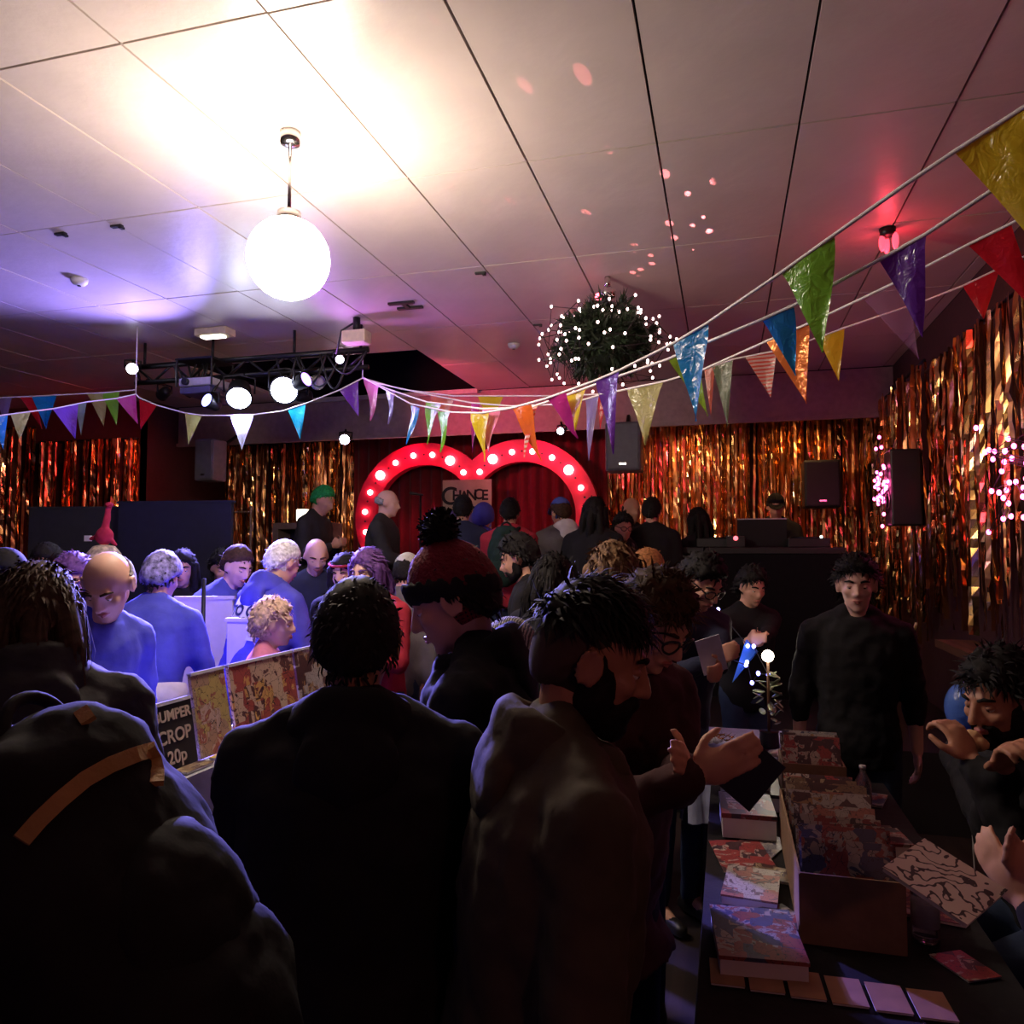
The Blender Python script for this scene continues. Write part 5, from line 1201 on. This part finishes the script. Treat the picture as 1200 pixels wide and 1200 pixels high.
# chairs of the seated
def chair(label, p_, fw, m):
    rt = Vector((fw.y, -fw.x, 0)); t = thing('chair', label, 'chair', (p_.x, p_.y, 0)); B3 = Matrix((rt, fw, Vector((0, 0, 1)))).transposed(); b0 = Vector((p_.x, p_.y, 0))
    def q(x, y, z): return b0 + B3 @ Vector((x, y, z))
    MB().box(q(0, .06, .415), (.42, .42, .035), B3).build('seat', m, t, bevel=.01); MB().box(q(0, -.19, .68), (.40, .03, .30), B3).build('backrest', m, t, bevel=.01)
    for sx in (-1, 1):
        MB().tube([q(sx * .19, .24, 0), q(sx * .19, .24, .4)], .012, 8).build('leg', M_blackmetal, t, True); MB().tube([q(sx * .19, -.18, 0), q(sx * .19, -.18, .8)], .012, 8).build('leg', M_blackmetal, t, True)
for q_, lab in ((peat, 'black chair under the eating man'), (phold, 'black chair under the zine reader')): chair(lab, q_['root'], q_['fw'], mat('seat_vinyl', (.02, .018, .02), .5))

# ------------------------------------------------------------------ left: comics table with display boards
tc_ = Vector((-1.90, 2.68)); lrot = R(90); LH = 1.0
table('trestle_table', 'tall narrow table of comics and display boards under blue light', tc_, 1.3, .36, LH, M_wood, lrot, (cloth('tablecloth_white', (.4, .4, .46)), 'pale cloth over the display board table', .35))
Mr = Matrix.Rotation(lrot, 3, 'Z')
def lt(x, y, z): return Vector((tc_.x, tc_.y, 0)) + Mr @ Vector((x, y, 0)) + Vector((0, 0, z))
def lty(Y, z): return lt(Y - tc_.y, -.10, z)
def board(label, c, w, h, m, edge):
    lx = Mr @ Vector((1, 0, 0)); up_ = (Vector((0, 0, 1)) + (Mr @ Vector((0, .18, 0)))).normalized(); nz = lx.cross(up_); Mx = Matrix((lx, up_, nz)).transposed()
    t = thing('display_board', label, 'display board', c); cc = Vector(c) + up_ * h / 2
    MB().box(cc, (w, h, .012), Mx).build('panel', m, t); MB().box(cc + up_ * h / 2, (w, .012, .02), Mx).build('top_edge', edge, t)
    MB().tube([cc + up_ * h * .3 - nz * .01, Vector(c) + Mr @ Vector((0, .2, 0)) + Vector((0, 0, .005))], .008, 6).build('stay', M_blackmetal, t)
    return cc, lx, up_, nz, t
edge = mat('clear_edge', (.6, .6, .66), .2)
f1 = ink('poster_a', (.42, .28, .20), [(.55, .42, .38), (.35, .12, .10), (.5, .4, .15)], 30, .46); f2 = ink('poster_b', (.36, .08, .07), [(.6, .35, .12), (.12, .05, .05), (.55, .4, .3)], 26, .46)
LZ = LH + .012
board('tall display board with faded multicolour poster beside the black sign', lty(2.455, LZ), .19, .30, f1, edge)
board('wide display board with red and orange cartoon poster', lty(2.80, LZ), .45, .30, f2, edge)
board('display board with plum poster at far end of table', lty(3.17, LZ), .26, .30, PAL[3], edge)
cc, lx, up_, nz, t = board('small black sign lettered BUMPER CROP 20P on comics table', lty(2.245, LZ), .20, .225, mat('sign_black', (.015, .014, .016), .5), edge)
cream = mat('cream_ink', (.55, .45, .36), .6)
for i, (tx_, sz) in enumerate((('BUMPER', .050), ('CROP', .062), ('20p', .062))): lettering(tx_, sz, cc + up_ * (.068 - .07 * i) + nz * .0075, lx, up_, cream, t, .0012)
for i, (Y, y, w, l, r, m) in enumerate(((2.2, .08, .14, .18, .3, M_white), (2.42, .07, .14, .17, -.3, M_white), (2.66, .06, .14, .18, .1, PAL[5]), (2.92, .07, .15, .18, .4, M_white), (2.27, -.145, .14, .06, 0, PAL[4]), (2.46, -.15, .16, .07, .1, mat('yellow_cover', (.6, .42, .1), .5)), (2.72, -.15, .2, .06, -.1, M_white))):
    q = lt(Y - tc_.y, y, LH); flat_comic(['white sheet behind black sign', 'white sheet behind the faded poster', 'grey comic behind cartoon poster', 'white sheet behind the cartoon poster', 'comic in front of black sign', 'yellow comic in front of faded poster', 'white comic in front of cartoon poster'][i] + ' on left comics table', q.x, q.y, lrot + r, w, l, .008, m, LZ - .002)
# ------------------------------------------------------------------ white boards and stand behind
def slab(name, label, cat, c, w, h, th, rot, m, feet=True, z0=0.0):
    t = thing(name, label, cat, (c.x, c.y, z0)); Mz = Matrix.Rotation(rot, 3, 'Z'); b0 = Vector((c.x, c.y, z0))
    MB().box(b0 + Vector((0, 0, .12 + h / 2)), (w, th, h), Mz).build('panel', m, t, bevel=.006)
    MB().box(b0 + Vector((0, 0, .12 + h)), (w + .02, th + .015, .02), Mz).build('top_rail', m, t)
    for sx in (-1, 1):
        MB().box(b0 + Mz @ Vector((sx * (w / 2 - .05), 0, 0)) + Vector((0, 0, .06)), (.04, .3, .12), Mz).build('foot', M_blackmetal, t)
    return t
wb = mat('white_board', (.62, .56, .58), .5, var=.05); pn = mat('dark_felt', (.03, .03, .036), .9); pn2 = mat('navy_felt', (.012, .013, .035), .9)
c = P(240, 730, 4.75); slab('notice_board', 'lavender lit white panel behind black stand pole', 'panel', c, .34, 1.34, .03, YAW + .1, wb)
c = P(287, 730, 4.35); slab('notice_board', 'pinkish white panel between woman in blue and hoodie man', 'panel', c, .2, 1.24, .03, YAW - .1, wb)
c = P(238, 730, 4.5); t = thing('stand_pole', 'thin black stand pole in front of lavender panel', 'stand', (c.x, c.y, 0)); MB().tube([(c.x, c.y, 0), (c.x, c.y, P(238, 678, 4.5).z)], .012, 8).build('pole', M_blackmetal, t, True); MB().lathe((c.x, c.y, 0), [(.13, 0), (.13, .015), (.02, .03)], 20).build('base', M_blackmetal, t, True)
# partitions on the left
c = P(95, 640, 6.6); slab('partition', 'dark grey partition screen at far left under red lit foil', 'partition', c, .95, 2.0, .05, YAW * .6, pn)
c = P(205, 640, 6.3); slab('partition', 'wide navy partition screen in the blue light', 'partition', c, .98, 2.03, .05, YAW * .6, pn2)
# picture frame like cabinet on the stage and a lit box
c = P(360, 640, 8.3); t = thing('cabinet', 'pale wooden framed cabinet on stage behind green haired man', 'cabinet', (c.x, c.y, STAGE)); zt_ = PY(360, 613, c.y).z; h_ = zt_ - STAGE; fm = mat('pale_frame', (.20, .14, .12), .5)
for sx in (-1, 1): MB().box((c.x + sx * .3, c.y, STAGE + h_ / 2), (.07, .3, h_)).build('stile', fm, t, bevel=.006)
for z in (STAGE + h_ - .035, STAGE + .04): MB().box((c.x, c.y, z), (.54, .3, .07)).build('rail', fm, t, bevel=.006)
MB().box((c.x, c.y + .1, STAGE + h_ / 2), (.54, .02, h_ - .1)).build('back', M_black, t); MB().box((c.x, c.y, STAGE + h_ * .55), (.53, .26, .02)).build('shelf', fm, t)
c2 = PY(355, 602, c.y); t = thing('lit_box', 'small glowing white box lamp standing on the wooden cabinet', 'lamp', (c2.x, c.y, zt_)); MB().box((c2.x, c.y, zt_ + .085), (.12, .08, .13)).build('shade', glow('box_lit', (1, .9, .7), 3), t, bevel=.01); MB().box((c2.x, c.y, zt_ + .01), (.09, .08, .02)).build('base', M_black, t)
# chairs stacked frame by the partition
c = P(282, 640, 6.9); t = thing('folding_ladder', 'thin tan wooden easel frame between partition and foil curtain', 'easel', (c.x, c.y, STAGE))
for sx in (-1, 1): MB().tube([(c.x + sx * .12, c.y, STAGE), (c.x + sx * .10, c.y, 2.15)], .012, 6).build('upright', M_wood, t)
for z in (1.0, 1.5, 1.78, 2.1): MB().tube([(c.x - .11, c.y, z), (c.x + .11, c.y, z)], .010, 6).build('rung', M_wood, t)
# red puppet on patterned cushion on top of a person-high stand
c = P(122, 640, 5.4); zb_ = P(122, 655, 5.4).z; t = thing('puppet_stand', 'cream patterned domed stand under the red puppet', 'stand', (c.x, c.y, 0)); pm = mat('cream_spots', (.6, .5, .32), .7, var=.6, nscale=30)
MB().lathe((c.x, c.y, zb_ - .1), [(.02, .0), (.13, .0), (.13, .06), (.11, .14), (.07, .19), (.02, .2)], 20).build('dome', pm, t, True); MB().tube([(c.x, c.y, 0), (c.x, c.y, zb_ - .08)], .02, 8).build('pole', M_blackmetal, t, True); MB().lathe((c.x, c.y, 0), [(.18, 0), (.18, .02), (.02, .03)], 16).build('base', M_blackmetal, t, True)
zt2 = zb_ + .1; t = thing('puppet', 'red long necked puppet standing on the patterned dome', 'puppet', (c.x, c.y, zt2)); rm = cloth('puppet_red', (.50, .03, .07))
pu = MB(); pu.ell((c.x, c.y, zt2 + .06), (.07, .05, .065)); pu.taper((c.x, c.y, zt2 + .08), .03, (c.x + .03, c.y, zt2 + .26), .018); pu.ell((c.x + .045, c.y - .01, zt2 + .28), (.035, .022, .022)); pu.taper((c.x - .05, c.y, zt2 + .06), .02, (c.x - .12, c.y, zt2 + .04), .012); pu.taper((c.x + .05, c.y, zt2 + .04), .02, (c.x + .10, c.y, zt2 + .0), .012)
pu.build('body', rm, t, remesh=.009, sm=2, disp=(.01, .03)); MB().box((c.x - .14, c.y, zt2 + .045), (.05, .02, .04)).build('paper_tag', M_white, t)
# ------------------------------------------------------------------ disc jockey desk
c0 = P(790, 640, 7.0); c1 = P(972, 640, 7.0); cy = 7.25; t = thing('dj_desk', 'wide black disc jockey desk on stage before gold foil', 'desk', ((c0.x + c1.x) / 2, cy, STAGE)); cx = (c0.x + c1.x) / 2 + .05; wd = (c1.x - c0.x)
zt_ = 1.78
MB().box((cx, cy, zt_ - .03), (wd, .7, .06)).build('desktop', M_black, t, bevel=.01); MB().box((cx, cy - .33, (STAGE + zt_ - .06) / 2), (wd, .03, zt_ - .06 - STAGE)).build('front_panel', M_dark, t)
for sx in (-1, 1): MB().box((cx + sx * (wd / 2 - .02), cy, (STAGE + zt_ - .06) / 2), (.03, .66, zt_ - .06 - STAGE)).build('side_panel', M_dark, t)
c = PY(892, 615, cy); t = thing('laptop', 'black laptop with pale lid edge open on the disc jockey desk', 'laptop', (c.x, cy, zt_)); MB().box((c.x, cy + .08, zt_ + .01), (.40, .26, .02)).build('keyboard_base', M_black, t); Ml = Matrix.Rotation(R(12), 3, 'X'); MB().box((c.x, cy - .09, zt_ + .13), (.42, .015, .24), Ml).build('screen_lid', M_black, t); MB().box((c.x, cy - .068, zt_ + .25), (.42, .022, .018)).build('lid_edge', mat('pale_edge', (.5, .47, .5), .4), t)
for px_, lab in ((840, 'black record deck with silver edge on disc jockey desk'), (945, 'black mixer with small light on disc jockey desk')):
    c = PY(px_, 640, cy); t = thing('record_deck', lab, 'audio deck', (c.x, cy, zt_)); MB().box((c.x, cy - .05, zt_ + .04), (.34, .36, .08)).build('deck_body', M_black, t, bevel=.008); MB().lathe((c.x, cy - .05, zt_ + .08), [(.14, 0), (.14, .012), (.02, .014)], 24).build('platter', M_blackmetal, t, True); MB().tube([(c.x + .13, cy + .08, zt_ + .11), (c.x + .10, cy - .12, zt_ + .10)], .006, 6).build('tone_arm', M_chrome, t)
    MB().ell((c.x + .1, cy - .22, zt_ + .09), (.012,) * 3).build('pilot_light', glow('pilot', (.9, 1, .9), 3), t, True)
# hoodie print: pale block with dark letters, laid on the back of the jacket
bpy.context.view_layer.update()
def on_back(p_, x, z, off=.004):
    o = p_['Wd'](p_['T']((x, -.6, z))); dv = (p_['Wd'](p_['T']((x, 0, z))) - o).normalized(); h = on_surface(p_['jacket'], o, dv)
    return (h if h is not None else p_['Wd'](p_['T']((x, -.18, z)))) - dv * off
def back_patch(z0, z1, w, nz_=10, nx=14):
    vs = [on_back(ph, (i / nx - .5) * 2 * w, z0 + (z1 - z0) * j / nz_) for j in range(nz_ + 1) for i in range(nx + 1)]
    fs = [(j * (nx + 1) + i, j * (nx + 1) + i + 1, (j + 1) * (nx + 1) + i + 1, (j + 1) * (nx + 1) + i) for j in range(nz_) for i in range(nx)]
    MB().add(vs, fs).build('back_print', prt, ph['t'], True)
back_patch(.20, .46, .125)
dk = mat('print_gap', (.06, .06, .22), .8)
def back_text(txt, size, z, bold):
    me = text_mesh(txt, size, 'lettering', bold); me.materials.append(dk); off = ph['root']
    for v in me.vertices: v.co = on_back(ph, v.co.x, z + v.co.y, .007) - off
    o = bpy.data.objects.new('lettering', me); C.objects.link(o); o.parent = ph['t']
back_text('TO OF', .082, .355, .004); back_text('L SON', .062, .295, .003); back_text('OF THE', .04, .245, .002)
# laser box on the desk: red flecks on the ceiling
c = PY(862, 640, 7.1); t = thing('laser_box', 'small black laser light box at front edge of disc jockey desk', 'laser light', (c.x, 7.02, zt_ if False else 1.78))
MB().box((c.x, 7.02, 1.83), (.16, .12, .1)).build('case', M_black, t, bevel=.006); MB().ell((c.x, 6.955, 1.86), (.02, .02, .02)).build('laser_lens', glow('laser_red', (1, .1, .12), 4), t, True)
fleck_light(Vector((c.x, 6.92, 1.90)), PZ(706, 258, CEIL), 1100, 22, t, 30, .2, (1, .22, .24))
# tan webbing of the near backpack, laid on its surface
def web(name, pix, w, m, back=.006):
    rings = []; pts = []
    tgt = [o for o in p_back['t'].children if o.name.split('.')[0] in ('backpack', 'jacket')]
    for x, y in pix:
        best = None
        for ob in tgt:
            h = on_surface(ob, cam.location, ray(x, y))
            if h is not None and (best is None or (h - cam.location).length < (best - cam.location).length): best = h
        pts.append(best - ray(x, y).normalized() * back if best is not None else None)
    pts = [q for q in pts if q is not None]
    if len(pts) < 2: return
    for i, q in enumerate(pts):
        dv = (pts[min(i + 1, len(pts) - 1)] - pts[max(i - 1, 0)]).normalized(); nrm = (cam.location - q).normalized(); sd_ = dv.cross(nrm).normalized(); n2 = sd_.cross(dv)
        rings.append([q + sd_ * w + n2 * .003, q - sd_ * w + n2 * .003, q - sd_ * w - n2 * .004, q + sd_ * w - n2 * .004])
    MB().loft(rings).build(name, m, p_back['bag'])
web('tan_strap', [(25, 985), (45, 962), (70, 938), (100, 913), (130, 896), (160, 884), (180, 878)], .009, tan)
web('tan_strap', [(172, 878), (180, 890), (183, 905), (182, 918)], .009, tan)
web('tan_strap', [(64, 816), (80, 813), (96, 812), (110, 808), (126, 802), (135, 800)], .008, tan)
web('tan_strap', [(88, 822), (95, 832), (104, 845)], .008, tan)
web('strap_buckle', [(178, 868), (190, 867), (204, 868)], .010, mat('pale_webbing', (.55, .45, .2), .6), .012)
# sash on the woman in blue
n = 24; rings = []
for z, e in ((.0, .030), (.03, .042), (.08, .042), (.11, .028)):
    rings.append([pblue['Wd'](pblue['T'](((.168 * 1.08 + e) * math.cos(a), (.118 * 1.08 + e) * math.sin(a), z + .03 * math.cos(a)))) for a in [2 * math.pi * i / n for i in range(n)]])
MB().loft(rings, cap=False).build('sash', C_white, pblue['t'], True)
flush_text()
